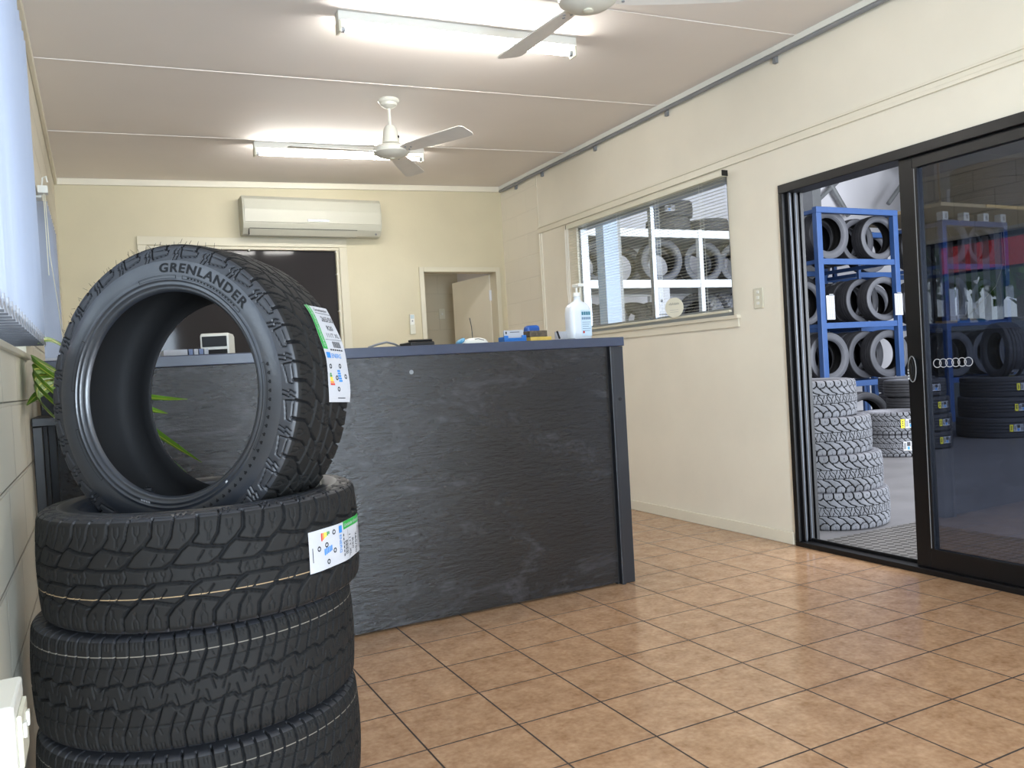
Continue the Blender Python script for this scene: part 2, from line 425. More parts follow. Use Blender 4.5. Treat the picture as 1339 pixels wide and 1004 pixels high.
# window_1: internal sliding window in the right wall
w1 = thing('window_1', (XR, 3.46, 1.365), None, None); w1['kind'] = 'structure'
y0, y1, z0, z1 = W1
mb = MB()
for (a, b) in (((y0, z0), (y1, z0+.03)), ((y0, z1-.03), (y1, z1)), ((y0, z0), (y0+.03, z1)), ((y1-.03, z0), (y1, z1))):
    mb.box((XR+.02, a[0], a[1]), (XR+.09, b[0], b[1]))
mb.box((XR+.03, 3.40, z0), (XR+.06, 3.435, z1)); mb.box((XR+.055, 3.43, z0), (XR+.085, 3.47, z1))
mb.box((XR+.03, 3.47, z0+.03), (XR+.06, y1-.03, z0+.055)); mb.box((XR+.055, y0+.03, z0+.03), (XR+.085, 3.43, z0+.055))
mb.build('window_frame', M_grey_al, w1, bevel=.002)
MB().box((XR+.066, y0+.03, z0+.03), (XR+.07, 3.45, z1-.03)).build('window_pane', M_clear, w1)
MB().box((XR+.043, 3.42, z0+.03), (XR+.047, y1-.03, z1-.03)).build('window_pane', M_clear, w1)
mb = MB(); mb.box((XR-.03, y0-.06, z0-.022), (XR+.02, y1+.06, z0)); mb.box((XR-.014, y0-.05, z0-.075), (XR, y1+.05, z0-.022)); mb.build('window_sill', M_cream_gloss, w1, bevel=.003)
mb = MB(); mb.box((XR+.02, y0+.006, 1.72), (XR+.035, y0+.03, 1.80)); mb.build('window_latch', M_blacktrim, w1, bevel=.002)

# venetian blind over it
vb = thing('venetian_blind', (XR-.04, 3.46, 1.37), 'cream venetian blind with open slats over the internal window of the right wall', 'blind')
MB().box((XR-.075, 2.52, 2.215), (XR-.03, 4.40, 2.25)).build('headrail', M_ivory, vb, bevel=.003)
for y_ in (2.517, 4.40): MB().box((XR-.076, y_, 2.217), (XR-.029, y_+.003, 2.252)).build('end_cap', M_blacktrim, vb)
mb = MB(); z = 2.203; k = 0
while z > 1.405:
    dy = .002*math.sin(k*1.7)
    mb.add([(XR-.064, 2.53+dy, z-.0016), (XR-.052, 2.53+dy, z+.0006), (XR-.040, 2.53+dy, z+.0016),
            (XR-.064, 4.39+dy, z-.0016), (XR-.052, 4.39+dy, z+.0006), (XR-.040, 4.39+dy, z+.0016)], [(0, 3, 4, 1), (1, 4, 5, 2)], 0, True)
    z -= .0205; k += 1
mb.build('slats', M_ivory, vb, fixn=False)
MB().box((XR-.063, 2.53, 1.383), (XR-.041, 4.39, 1.398)).build('bottom_rail', M_ivory, vb, bevel=.003)
for y in (2.75, 3.21, 3.68, 4.15):
    mb = MB()
    for dx in (-.066, -.038): mb.tube([(XR+dx, y, 1.39), (XR+dx, y+.001, 2.216)], .0009, 5)
    for q in range(38): mb.tube([(XR-.066, y, 1.40+q*.0205), (XR-.038, y, 1.40+q*.0205)], .0006, 4)
    mb.build('ladder_cord', M_white, vb)
mb = MB()
for dy in (0, .02, .045): mb.tube([(XR-.08, 4.36+dy, 2.22), (XR-.082, 4.37+dy, 1.75-.1*dy), (XR-.08, 4.37+dy*.6, 1.42)], .002, 6)
mb.build('pull_cord', M_white, vb)
for y in (3.02,):
    s_ = thing('round_sign', (XR-.0695, 3.02, 1.457), 'round cream disc with faint handwriting on the internal window', 'sign')
    MB().cyl((XR-.072, y, 1.457), (XR-.067, y, 1.457), .066, 40).build('disc', M_ivory, s_)
    mb = MB()
    for j in range(9):
        yy = y+.038-j*.0085
        mb.tube([(XR-.0725, yy, 1.475+.004*math.sin(j*2)), (XR-.0725, yy-.004, 1.488-.003*math.cos(j*3)), (XR-.0725, yy-.007, 1.474)], .0009, 4)
    for q in range(2): mb.box((XR-.0726, y-.03, 1.44-q*.014), (XR-.072, y+.03, 1.4415-q*.014))
    mb.build('lettering', M_steel, s_)
    s_.location = (XR-.098, 3.02, 1.457); s_.rotation_euler = (0, 0, math.radians(26))

# window_2: dark tinted window in the back wall
w2 = thing('window_2', (.37, YB, .95), None, None); w2['kind'] = 'structure'
x0, x1, z0, z1 = W2
M_film = mat('dark tinted film glass', (46, 44, 45), .06, spec=.13)
mb = MB()
for (a, b) in (((x0-.07, z0), (x0, z1)), ((x1, z0), (x1+.07, z1)), ((x0-.07, z1), (x1+.07, z1+.07)), ((x0-.07, z0-.07), (x1+.07, z0))):
    mb.box((a[0], YB-.018, a[1]), (b[0], YB, b[1]))
for (a, b) in (((x0, z0+.025), (x0+.025, z1-.025)), ((x1-.025, z0+.025), (x1, z1-.025)), ((x0, z1-.025), (x1, z1)), ((x0, z0), (x1, z0+.025))):
    mb.box((a[0], YB-.006, a[1]), (b[0], YB+.09, b[1]))
mb.build('window_frame', M_trim_back, w2, bevel=.004)
MB().box((x0+.02, YB+.03, z0+.02), (x1-.02, YB+.036, z1-.02)).build('window_pane', M_film, w2)
mb = MB()
for (x, z) in ((x0+.025, 2.2), (x1-.025, 2.215), (x1-.025, 2.02), (.38, 2.22), (x1-.025, 1.7)): mb.cyl((x, YB-.008, z), (x, YB+.03, z), .006, 8)
mb.build('glazing_clip', M_white, w2)

# windows 3 and 4 in the left wall, window 5 behind the camera
def left_window(name, W, mulls):
    w = thing(name, (XL-.1, (W[0]+W[1])/2, W[2]), None, None); w['kind'] = 'structure'
    y0, y1, z0, z1 = W; mb = MB(); xa, xb = XL-.15, XL-.11
    for (a, b) in (((y0, z0), (y1, z0+.04)), ((y0, z1-.04), (y1, z1)), ((y0, z0), (y0+.04, z1)), ((y1-.04, z0), (y1, z1))): mb.box((xa, a[0], a[1]), (xb, b[0], b[1]))
    for y in mulls: mb.box((xa, y-.02, z0), (xb, y+.02, z1))
    mb.box((xa+.01, y0, (z0+z1)/2+.1), (xb-.01, y1, (z0+z1)/2+.125))
    mb.build('window_frame', M_black_al, w)
    MB().box((XL-.131, y0+.03, z0+.03), (XL-.127, y1-.03, z1-.03)).build('window_pane', M_clear, w)
    mb = MB(); mb.box((XL-.11, y0, z0-.0), (XL+.012, y1, z0+.018)); mb.build('window_sill', M_cream_gloss, w, bevel=.003)
    return w
left_window('window_3', W3, (4.05, 4.25)); left_window('window_4', W4, (-.9, .4))
w5 = thing('window_5', (-.2, YF, .35), None, None); w5['kind'] = 'structure'
mb = MB()
for (a, b) in (((W5[0], W5[2]), (W5[1], W5[2]+.05)), ((W5[0], W5[3]-.05), (W5[1], W5[3])), ((W5[0], W5[2]), (W5[0]+.05, W5[3])), ((W5[1]-.05, W5[2]), (W5[1], W5[3])), ((-.225, W5[2]), (-.185, W5[3]))):
    mb.box((a[0], YF-.09, a[1]), (b[0], YF-.04, b[1]))
mb.build('window_frame', M_black_al, w5)
MB().box((W5[0]+.04, YF-.068, W5[2]+.04), (W5[1]-.04, YF-.064, W5[3]-.04)).build('window_pane', M_clear, w5)

# vertical blinds
M_weight = mat('grey white hem', (150, 152, 158), .5); M_steel2 = mat('dark grey foot strip', (70, 72, 78), .6)
def vertical_blind(label, ya, yb, pitch, ang, ztop, zbot, xc, wdt=.10, vm=None):
    r = thing('vertical_blind', (xc, (ya+yb)/2, zbot), label, 'blind')
    MB().box((xc-.022, ya-.03, ztop), (xc+.022, yb+.03, ztop+.035)).build('track', M_white, r, bevel=.003)
    n = int((yb-ya)/pitch)+1; ch = MB(); ends = []
    for i in range(n):
        y = ya+i*pitch; a = ang+random.uniform(-.05, .05)
        dx, dy = math.cos(a)*wdt/2, math.sin(a)*wdt/2
        mb = MB(); vs = []; fs = []
        for q in range(7):
            t = -1+q/3; bow = .004*(1-t*t)
            for z in (zbot, ztop-.01): vs.append((xc+dx*t-math.sin(a)*bow, y+dy*t+math.cos(a)*bow, z))
        for q in range(6): fs.append((2*q, 2*q+2, 2*q+3, 2*q+1))
        mb.add(vs, fs, 0, True)
        wv = MB(); wv.box((-wdt*.44, -.0018, 0), (wdt*.44, .0018, .028), M=Matrix.Translation((xc, y, zbot-.004)) @ Matrix.Rotation(a, 4, 'Z'))
        v = mb.build('vane', vm or M_vane, r, fixn=False)
        wv.box((-wdt*.44, -.0022, -.005), (wdt*.44, .0022, -.0005), 1, M=Matrix.Translation((xc, y, zbot-.004)) @ Matrix.Rotation(a, 4, 'Z')); wv.build('vane_weight', [M_weight, M_steel2], v)  # dark strip along the foot sets neighbouring vanes apart
        ends.append(((xc+dx, y+dy, zbot+.008), (xc-dx, y-dy, zbot+.008)))
    for s in (0, 1):
        pts = []
        for i, e in enumerate(ends):
            pts.append(e[s])
            if i < len(ends)-1:
                m_ = (Vector(e[s])+Vector(ends[i+1][s]))/2; pts.append((m_.x, m_.y, m_.z-.02))
        ch.tube(pts, .0016, 6)
    for e in ends:
        for p in e: ch.cyl((p[0], p[1], p[2]-.006), (p[0], p[1], p[2]+.01), .0032, 6)
    ch.build('bead_chain', M_weight, r)
    return r
vertical_blind('white vertical blind with closed vanes hanging at the near window of the left wall', -1.95, 1.64, .078, math.radians(3), 2.26, 1.285, -1.002, .105)
b2 = vertical_blind('white vertical blind with turned open vanes by the far end of left wall', 3.30, 4.36, .118, math.radians(4), 2.09, 1.275, -1.022, .089, M_sheer)
mb = MB(); mb.tube([(-.985, 3.24, 2.11), (-.98, 3.23, 1.8), (-.965, 3.3, 1.6), (-.955, 3.6, 1.33)], .0022, 6); mb.tube([(-.99, 3.22, 2.11), (-.99, 3.22, 1.7)], .0022, 6)
mb.build('pull_cord', M_ivory, b2)
mb = MB(); mb.box((XL, 3.20, 2.10), (-.97, 3.26, 2.135)); mb.tube([(-.995, 3.22, 2.135), (-.99, 3.22, 2.175), (-.975, 3.22, 2.185), (-.97, 3.22, 2.155)], .004, 6); mb.build('bracket', M_white, b2)

# ------------------------------------------------------------------ door_1: black sliding door in the right wall
d1 = thing('door_1', (XR, 1.2, 0), None, None); d1['kind'] = 'structure'
ya, yb = D1[0], D1[1]
mb = MB(); mb.box((XR-.02, ya, 2.02), (XR+.115, yb, 2.07)); mb.box((XR-.02, ya, 0), (XR+.115, yb, .028)); mb.box((XR-.02, yb-.03, .028), (XR+.115, yb, 2.02)); mb.box((XR-.02, ya, .028), (XR+.115, ya+.045, 2.02))
mb.box((XR+.045, ya, .028), (XR+.055, yb, .045)); mb.build('door_frame', M_black_al, d1, bevel=.003)
mb = MB()
for k_, yy in enumerate((2.086, 2.078, 2.066)):
    mb.box((XR+.005+.035*k_, yy-.014, .03), (XR+.03+.035*k_, yy+.004, 2.02))
mb.build('door_channel', M_black_al, d1, bevel=.002)
mb = MB()
for k_, yy in enumerate((2.0705, 2.0625)): mb.box((XR+.014+.035*k_, yy-.001, .03), (XR+.018+.035*k_, yy+.0012, 2.02))
mb.build('door_glint_strip', mat('channel highlight grey', (96, 102, 112), .4, metal=.4), d1)  # thin pale strips stand in for the highlights along the dark channels
# glazed panel
py0, py1 = .345, 1.352
pn = MB(); xa, xb = XR+.005, XR+.042
pn.box((xa, py1-.075, .03), (xb, py1, 2.02)); pn.box((xa, py0, .03), (xb, py0+.07, 2.02)); pn.box((xa, py0+.07, .03), (xb, py1-.075, .125)); pn.box((xa, py0+.07, 1.965), (xb, py1-.075, 2.02))
panel = pn.build('door_panel', M_black_al, d1, bevel=.003)
MB().box((XR+.021, py0+.06, .115), (XR+.027, py1-.065, 1.975)).build('glass_pane', M_tint, panel)
mb = MB(); mb.box((XR+.0, 1.25, .125), (XR+.012, 1.277, 1.965)); mb.build('glazing_bead', M_black_al, panel, bevel=.002)
mb = MB(); mb.box((XR-.0025, 1.262, .13), (XR-.0002, 1.2655, 1.96)); mb.build('highlight_strip', M_steel, panel)
# second stile (fixed side) behind
mb = MB(); mb.box((XR+.06, 1.292, .03), (XR+.1, 1.345, 2.02)); mb.build('interlock_stile', M_black_al, d1, bevel=.003)
# oval lock handle
mb = MB(); n = 28
for (rx, rz, x0_, x1_) in ((.020, .062, -.012, .006), (.013, .050, -.019, -.012)):
    ring = [(math.cos(2*PI*k/n)*rx, math.sin(2*PI*k/n)*rz) for k in range(n)]
    mb.prism([(1.315+a, 1.0+b) for a, b in ring], 0, XR+x0_, XR+x1_)
mb.box((XR-.026, 1.309, .975), (XR-.018, 1.321, 1.025))
hd = mb.build('door_handle', M_blacktrim, panel, bevel=.002)
mb = MB(); mb.tube([(XR-.0125, 1.315+.0205*math.cos(2*PI*k/32), 1.0+.0625*math.sin(2*PI*k/32)) for k in range(33)], .0026, 8, cap=False); mb.build('handle_rim_highlight', M_steel, hd)  # pale ring gives the oval's edge its highlight by colour
mb = MB()
for q in range(4): mb.box((XR-.021, 1.330, .95+q*.014), (XR-.0115, 1.334, .958+q*.014))
mb.build('lock_marking', M_galv, hd)
# six white interlocked safety rings on the glass
mb = MB()
for k in range(6):
    yc, zc_, ro, ri = 1.203-k*.0315, 1.023+.0006*k, .0215, .0182
    n = 40; vs = []
    for i in range(n):
        c, s = math.cos(2*PI*i/n), math.sin(2*PI*i/n)
        vs += [(XR+.0195, yc+ri*c, zc_+ri*s), (XR+.0195, yc+ro*c, zc_+ro*s), (XR+.0205, yc+ri*c, zc_+ri*s), (XR+.0205, yc+ro*c, zc_+ro*s)]
    fs = []
    for i in range(n):
        j = (i+1) % n
        fs += [(4*i, 4*i+1, 4*j+1, 4*j), (4*i+2, 4*j+2, 4*j+3, 4*i+3), (4*i+1, 4*i+3, 4*j+3, 4*j+1), (4*i, 4*j, 4*j+2, 4*i+2)]
    mb.add(vs, fs)
o = mb.build('ring_decal', M_paper, panel); o['label'] = 'row of six white rings on the glass'

# ------------------------------------------------------------------ door_2: doorway in the back wall, corridor behind
d2 = thing('door_2', (2.28, YB, 0), None, None); d2['kind'] = 'structure'
mb = MB(); x0, x1, z1 = D2[0], D2[1], D2[3]
mb.box((x0-.02, YB-.016, 0), (x0+.025, YB+.126, z1+.02)); mb.box((x1-.025, YB-.016, 0), (x1+.02, YB+.126, z1+.02)); mb.box((x0+.025, YB-.016, z1-.025), (x1-.025, YB+.126, z1+.02))
mb.build('door_frame', M_trim_back, d2, bevel=.003)
lf = MB(); lf.box((0, -.035, .01), (.72, 0, 2.03), M=Matrix.Translation((x1-.035, YB+.125, 0)) @ Matrix.Rotation(math.radians(97), 4, 'Z'))
leaf = lf.build('door_leaf', M_cream_gloss, d2)
mb = MB()
for z in (1.83, .25, 1.0): mb.box((x1-.034, YB+.108, z-.05), (x1-.024, YB+.124, z+.05)); mb.cyl((x1-.040, YB+.118, z-.05), (x1-.040, YB+.118, z+.05), .007, 10)
mb.build('hinge', M_galv, d2)
mb = MB(); mb.box((1.0, 7.1, 0), (3.6, 7.2, 3)); struct('wall_corridor_back', mb, M_block_back)
mb = MB(); mb.box((1.0, YB+.11, 2.55), (3.6, 7.1, 2.65)); struct('ceiling_corridor', mb, M_ceil)
mb = MB(); mb.box((3.5, YB+.11, 0), (3.6, 7.1, 2.55)); struct('wall_corridor_right', mb, M_cream)
mb = MB(); mb.box((.9, YB+.11, 0), (1.0, 7.2, 2.65)); struct('wall_corridor_left', mb, M_cream)
sw = thing('light_switch', (2.64, 7.1, 1.75), 'small pale switch on the corridor wall seen through the doorway', 'switch')
mb = MB(); mb.box((2.60, 7.09, 1.70), (2.67, 7.1, 1.815)); mb.build('plate', M_ivory, sw, bevel=.003)
mb = MB(); mb.box((2.625, 7.084, 1.745), (2.645, 7.09, 1.77)); mb.build('rocker', M_white, sw, bevel=.002)

# ------------------------------------------------------------------ ceiling battens
def batten(label, x0, x1, yc, two=False):
    r = thing('fluorescent_batten', ((x0+x1)/2, yc, zc((x0+x1)/2)), label, 'light', 'fluorescent battens on the ceiling')
    mb = MB(); cz_box(mb, x0, x1, yc-.028, yc+.028, -.045, -.001); mb.build('housing', M_white, r, bevel=.004)
    for s, x in ((1, x0), (-1, x1)):
        mb = MB(); cz_box(mb, min(x, x+s*.014), max(x, x+s*.014), yc-.03, yc+.03, -.098, -.0452); mb.build('lamp_holder', M_ivory, r, bevel=.003)
        mb = MB(); xc_ = x+s*.022; mb.cyl((x+s*.0145, yc, zc(x)-.078), (x+s*.035, yc, zc(x+s*.035)-.078), .0135, 16); mb.build('tube_cap', M_grey_al, r)
    mb = MB(); mb.cyl((x0+.0355, yc, zc(x0+.0355)-.078), (x1-.0355, yc, zc(x1-.0355)-.078), .013, 20); mb.build('tube', M_tube, r)
    return r
batten('lit white fluorescent batten on the ceiling beside the nearer ceiling fan', .26, 1.52, 2.30)
batten('lit white fluorescent batten on the ceiling behind the farther ceiling fan', .25, 1.50, 4.49)

# ------------------------------------------------------------------ ceiling fans
M_acb = mat('ivory appliance plastic', (184, 182, 166), .38, var=.015, vscale=6)
M_fan = mat('white fan enamel', (214, 212, 200), .35, var=.02)
M_fanb = mat('pale grey fan blade', (224, 220, 212), .45, var=.05)
def fan(label, x, y, zb, angs, R=.615):
    zt = zc(x); r = thing('ceiling_fan', (x, y, zt), label, 'fan', 'white three-blade ceiling fans')
    T = Matrix.Translation((x, y, 0))
    MB().lathe([(0, zt-.001), (.062, zt-.001), (.066, zt-.012), (.060, zt-.022), (.052, zt-.026), (.048, zt-.040), (.026, zt-.052), (.012, zt-.056), (0, zt-.056)], 40, T).build('ceiling_rose', M_fan, r)
    MB().cyl((x, y, zb+.16), (x, y, zt-.054), .010, 16).build('down_rod', M_fan, r)
    MB().lathe([(0, zb+.165), (.028, zb+.163), (.040, zb+.145), (.052, zb+.075), (.054, zb+.055), (.030, zb+.046), (0, zb+.046)], 40, T).build('motor_cowl', M_fan, r)
    MB().cyl((x+.036, y-.036, zb+.09), (x+.039, y-.039, zb+.09), .008, 10).build('vent_hole', M_dark, r)
    MB().lathe([(0, zb+.046), (.075, zb+.044), (.104, zb+.030), (.112, zb+.012), (.108, zb-.004), (.085, zb-.020), (.055, zb-.030), (.03, zb-.034), (0, zb-.035)], 48, T).build('motor_housing', M_fan, r)
    MB().lathe([(0, zb-.0345), (.018, zb-.034), (.020, zb-.040), (.012, zb-.044), (0, zb-.044)], 20, T).build('hub_cap', M_ivory, r)
    for a in angs:
        A = math.radians(a); Mx = Matrix.Translation((x, y, zb+.004)) @ Matrix.Rotation(A, 4, 'Z') @ Matrix.Rotation(math.radians(-12), 4, 'X')
        mb = MB(); pts = [(.095, .030), (.16, .045), (.30, .056), (R-.04, .066), (R-.012, .058), (R, .036), (R, -.048), (R-.02, -.066), (.30, -.058), (.16, -.047), (.095, -.030)]
        mb.prism(pts, 2, -.0025, .0025, M=Mx); bl = mb.build('blade', M_fanb, r, bevel=.001)
        mb = MB()
        for (px, py) in ((.135, .018), (.135, -.018), (.165, 0)): mb.cyl(Mx @ Vector((px, py, -.0055)), Mx @ Vector((px, py, -.0025)), .006, 10)
        mb.build('screw', M_grey_al, bl, local=False)
fan('white ceiling fan hanging nearest, cut off by top edge of the picture', .915, 1.225, 2.475, (93, -27, 213))
fan('white ceiling fan hanging farther back, in front of the rear light batten', .88, 3.43, 2.475, (-64, 56, 177))

# ------------------------------------------------------------------ air conditioner
ac = thing('air_conditioner', (.9, YB, 2.31), 'ivory wall-mounted split air conditioner above the dark back window', 'air conditioner')
x0, x1, zb_, zt_ = .315, 1.48, 2.325, 2.64
prof = [(YB-.001, zb_+.01), (YB-.06, zb_), (YB-.13, zb_+.004), (YB-.175, zb_+.05), (YB-.192, zb_+.09), (YB-.196, zb_+.2), (YB-.186, zb_+.285), (YB-.16, zt_), (YB-.001, zt_)]
mb = MB(); mb.prism(prof, 0, x0, x1); mb.build('body', M_acb, ac, bevel=.006)
mb = MB(); mb.prism([(YB-.1935, zb_+.095), (YB-.199, zb_+.098), (YB-.203, zb_+.2), (YB-.192, zb_+.286), (YB-.185, zb_+.284)], 0, x0+.012, x1-.012); fp = mb.build('front_panel', M_acb, ac, bevel=.003)
mb = MB(); mb.prism([(YB-.135, zb_+.0), (YB-.178, zb_+.045), (YB-.181, zb_+.043), (YB-.138, zb_-.003)], 0, x0+.05, x1-.22); mb.build('louver', M_acb, ac, bevel=.001)
mb = MB()
mb.prism([(YB-.132, zb_+.001), (YB-.137, zb_+.001), (YB-.137, zb_-.001), (YB-.132, zb_-.003)], 0, x0+.05, x1-.22)
mb.prism([(YB-.178, zb_+.051), (YB-.184, zb_+.050), (YB-.184, zb_+.046), (YB-.178, zb_+.047)], 0, x0+.05, x1-.22)
mb.box((x0+.045, YB-.176, zb_+.0), (x0+.048, YB-.14, zb_+.046)); mb.build('louver_gap', M_dark, ac)
mb = MB(); mb.cyl((x1-.05, YB-.16, zb_+.022), (x1-.05, YB-.164, zb_+.02), .009, 14); mb.build('sensor', M_steel, ac)
mb = MB(); mb.box((x0+.52, YB-.2045, zb_+.112), (x0+.70, YB-.1995, zb_+.128)); mb.build('display_strip', M_grey_al, ac)

# ------------------------------------------------------------------ small wall fittings
rc = thing('remote_control', (1.765, YB, 1.5), 'white remote control in a wall holder left of the rear doorway', 'remote control')
MB().box((1.745, YB-.022, 1.475), (1.795, YB, 1.56)).build('holder', M_ivory, rc, bevel=.003)
mb = MB(); mb.box((1.748, YB-.02, 1.561), (1.792, YB-.002, 1.655)); mb.build('handset', M_white, rc, bevel=.004)
mb = MB(); mb.box((1.754, YB-.0215, 1.615), (1.786, YB-.0195, 1.648)); mb.build('screen', mat('pale grey display', (176, 190, 192), .3), rc)
mb = MB(); mb.cyl((1.77, YB-.0222, 1.595), (1.77, YB-.0195, 1.595), .007, 12); mb.build('button', M_steel, rc)
ps = thing('wall_switch', (XR, 2.335, 1.39), 'white three-gang switch plate between the sliding door and internal window', 'switch')
MB().box((XR-.009, 2.298, 1.388), (XR, 2.372, 1.508)).build('plate', M_ivory, ps, bevel=.003)
for q in range(3): MB().box((XR-.014, 2.325, 1.41+q*.033), (XR-.009, 2.347, 1.428+q*.033)).build('rocker', M_white, ps, bevel=.002)
po = thing('power_outlet', (XL, -.08, .60), 'white surface-mounted power box low on left block wall', 'outlet')
MB().box((XL, -.15, .60), (-.932, -.015, .717)).build('enclosure', M_white, po, bevel=.004)
MB().box((-.932, -.125, .625), (-.926, -.04, .695)).build('socket_plate', M_ivory, po, bevel=.002)
for y_ in (-.105, -.06): MB().box((-.926, y_-.006, .66), (-.922, y_+.006, .68)).build('switch_rocker', M_white, po, bevel=.001)

# ------------------------------------------------------------------ service counter
cn = thing('service_counter', (.28, 2.4, 0), 'long reception counter with dark slate-look front and blue-grey top edge', 'counter')
CT = 1.242; CX0, CX1, CY0, CY1 = XL+.012, 1.566, 2.077, 2.75
MB().box((CX0, CY0, .012), (1.466, CY0+.03, CT-.046)).build('front_panel', M_slate, cn)
mb = MB(); mb.box((CX0, CY0-.016, CT-.045), (CX1+.004, CY1, CT)); mb.build('worktop', M_bench, cn, bevel=.004)
mb = MB(); mb.box((1.478, CY0-.022, 0), (1.500, CY0+.03, CT-.046)); mb.box((1.500, CY0-.006, 0), (CX1, CY1-.02, CT-.046)); ep = mb.build('end_post', mat('charcoal laminate', (34, 35, 39), .4, var=.12, vscale=5, stretch=(1, 1, .3)), cn, bevel=.003)
MB().box((1.466, CY0+.006, 0), (1.478, CY0+.03, CT-.046)).build('shadow_joint', M_dark, cn)
mb = MB(); mb.cyl((1.533, CY0-.0085, .93), (1.533, CY0-.005, .93), .009, 14); mb.build('screw_cap', M_dark, ep)
mb = MB(); mb.cyl((.437, CY0-.0015, 1.125), (.437, CY0+.001, 1.125), .010, 14); mb.build('plug', M_steel, cn)
mb = MB(); mb.box((CX0, CY0-.012, 0), (CX0+.045, CY0+.03, CT-.046)); mb.build('corner_post', M_black_al, cn, bevel=.003)
MB().box((CX0+.05, CY0+.035, .0), (1.46, CY0+.06, .9)).build('carcass', M_dark, cn)

# things on the counter
def ctr_thing(name, x, y, label, cat, group=None): return thing(name, (x, y, CT), label, cat, group)
p = ctr_thing('receipt_printer', -.335, 2.34, 'white receipt printer with black front seen through the standing tyre hole', 'printer')
mb = MB(); T = Matrix.Translation((-.335, 2.36, CT)) @ Matrix.Rotation(math.radians(-16), 4, 'Z')
mb.prism([(-.085, .004), (.085, .004), (.085, .088), (.06, .096), (-.07, .096), (-.085, .085)], 0, -.058, .058, M=T); mb.build('case', M_white, p, bevel=.006)
mb = MB(); mb.box((-.050, -.0905, .038), (.050, -.0855, .082), M=T); mb.build('front_cover', M_blacktrim, p, bevel=.003)
mb = MB(); mb.box((-.05, -.0885, .006), (.05, -.0855, .026), M=T); mb.build('base_strip', M_dark, p)
p = ctr_thing('paper_stack', -.49, 2.3, 'low stack of white and blue papers beside the receipt printer', 'paper')
mb = MB(); mb.box((-.565, 2.2, CT+.0), (-.475, 2.42, CT+.028)); mb.build('sheets', M_paper, p)
mb = MB()
for q in range(4): mb.box((-.470+q*.02, 2.2, CT), (-.454+q*.02, 2.42, CT+.028), q % 2)
mb.build('folders', [mat('slate blue card', (112, 126, 158), .6), M_paper], p)
p = ctr_thing('cable_loop', .40, 2.28, 'thin grey cable curled flat on the counter top', 'cable')
MB().tube([(.30, 2.25, CT+.006), (.34, 2.25, CT+.018), (.39, 2.26, CT+.028), (.44, 2.3, CT+.020), (.48, 2.34, CT+.008), (.52, 2.38, CT+.006)], .005, 8).build('wire', M_steel, p)
p = ctr_thing('telephone', .55, 2.3, 'flat black telephone handset lying on the counter top', 'telephone')
mb = MB(); mb.box((.485, 2.2, CT+.0), (.605, 2.36, CT+.022)); mb.build('base_body', M_blacktrim, p, bevel=.006)
mb = MB(); mb.box((.49, 2.21, CT+.022), (.60, 2.25, CT+.033)); mb.build('handset', M_blacktrim, p, bevel=.006)
p = ctr_thing('glove', .775, 2.3, 'crumpled light blue disposable glove on the counter', 'glove')
mb = MB(); T = Matrix.Translation((.775, 2.3, CT))
mb.add([T @ Vector(q) for q in ((-.035, -.05, .0), (.01, -.05, .0), (.03, -.04, .042), (.0, -.045, .036), (-.03, .05, .0), (.015, .06, .0), (.035, .04, .044), (.0, .05, .03))], [(0, 1, 2, 3), (4, 7, 6, 5), (0, 4, 5, 1), (1, 5, 6, 2), (2, 6, 7, 3), (3, 7, 4, 0)], 0, True)
mb.build('glove_body', mat('light blue nitrile', (92, 160, 200), .5), p, sub=2, sharp=180); 
p = ctr_thing('wireless_router', .865, 2.32, 'low white domed device with a thin black antenna on the counter', 'router')
mb = MB(); mb.lathe([(0, .036), (.03, .034), (.055, .026), (.068, .012), (.07, .001), (0, .001)], 36, Matrix.Translation((.865, 2.32, CT)) @ Matrix.Scale(.6, 4, (0, 1, 0))); mb.build('dome', M_white, p)
MB().tube([(.862, 2.34, CT+.03), (.860, 2.342, CT+.09), (.853, 2.344, CT+.135)], .0022, 8).build('antenna', M_blacktrim, p)
MB().tube([(.845, 2.278, CT+.026), (.865, 2.277, CT+.028), (.895, 2.28, CT+.02)], .0018, 6).build('trim_line', M_steel, p)
p = ctr_thing('card_holder', 1.045, 2.27, 'blue plastic business card holder filled with white cards', 'card holder')
M_bluep = mat('bright blue plastic', (44, 112, 186), .4)
mb = MB(); mb.box((.985, 2.235, CT), (1.108, 2.305, CT+.014)); mb.box((.985, 2.235, CT+.014), (1.008, 2.243, CT+.036)); mb.box((1.085, 2.235, CT+.014), (1.108, 2.243, CT+.036)); mb.box((.985, 2.243, CT+.014), (.990, 2.305, CT+.03)); mb.box((1.103, 2.243, CT+.014), (1.108, 2.305, CT+.03)); mb.box((1.008, 2.235, CT+.014), (1.085, 2.243, CT+.024))
mb.build('holder', M_bluep, p, bevel=.002)
mb = MB(); mb.box((.993, 2.252, CT+.015), (1.100, 2.262, CT+.062), M=None); mb.build('cards', M_paper, p)
mb = MB(); mb.box((1.025, 2.2512, CT+.051), (1.078, 2.2518, CT+.054)); mb.box((1.0, 2.2512, CT+.044), (1.008, 2.2518, CT+.056)); mb.build('print', M_ink, p)
p = ctr_thing('leaflet_box', 1.185, 2.27, 'small stack of brown and yellow cards beside the card holder', 'box')
mb = MB(); mb.box((1.128, 2.23, CT), (1.248, 2.31, CT+.024)); mb.build('lower_box', mat('yellow card', (214, 180, 84), .6, var=.1, vscale=40), p, bevel=.002)
mb = MB(); mb.box((1.126, 2.23, CT+.0245), (1.225, 2.31, CT+.055), M=None); mb.build('upper_box', mat('brown printed card', (84, 72, 56), .5, var=.5, vscale=60), p, bevel=.002)
p = ctr_thing('self_inking_stamp', 1.235, 2.43, 'blue rounded desk stamp with a dark base behind brown cards', 'stamp')
mb = MB(); T = Matrix.Translation((1.24, 2.43, CT))
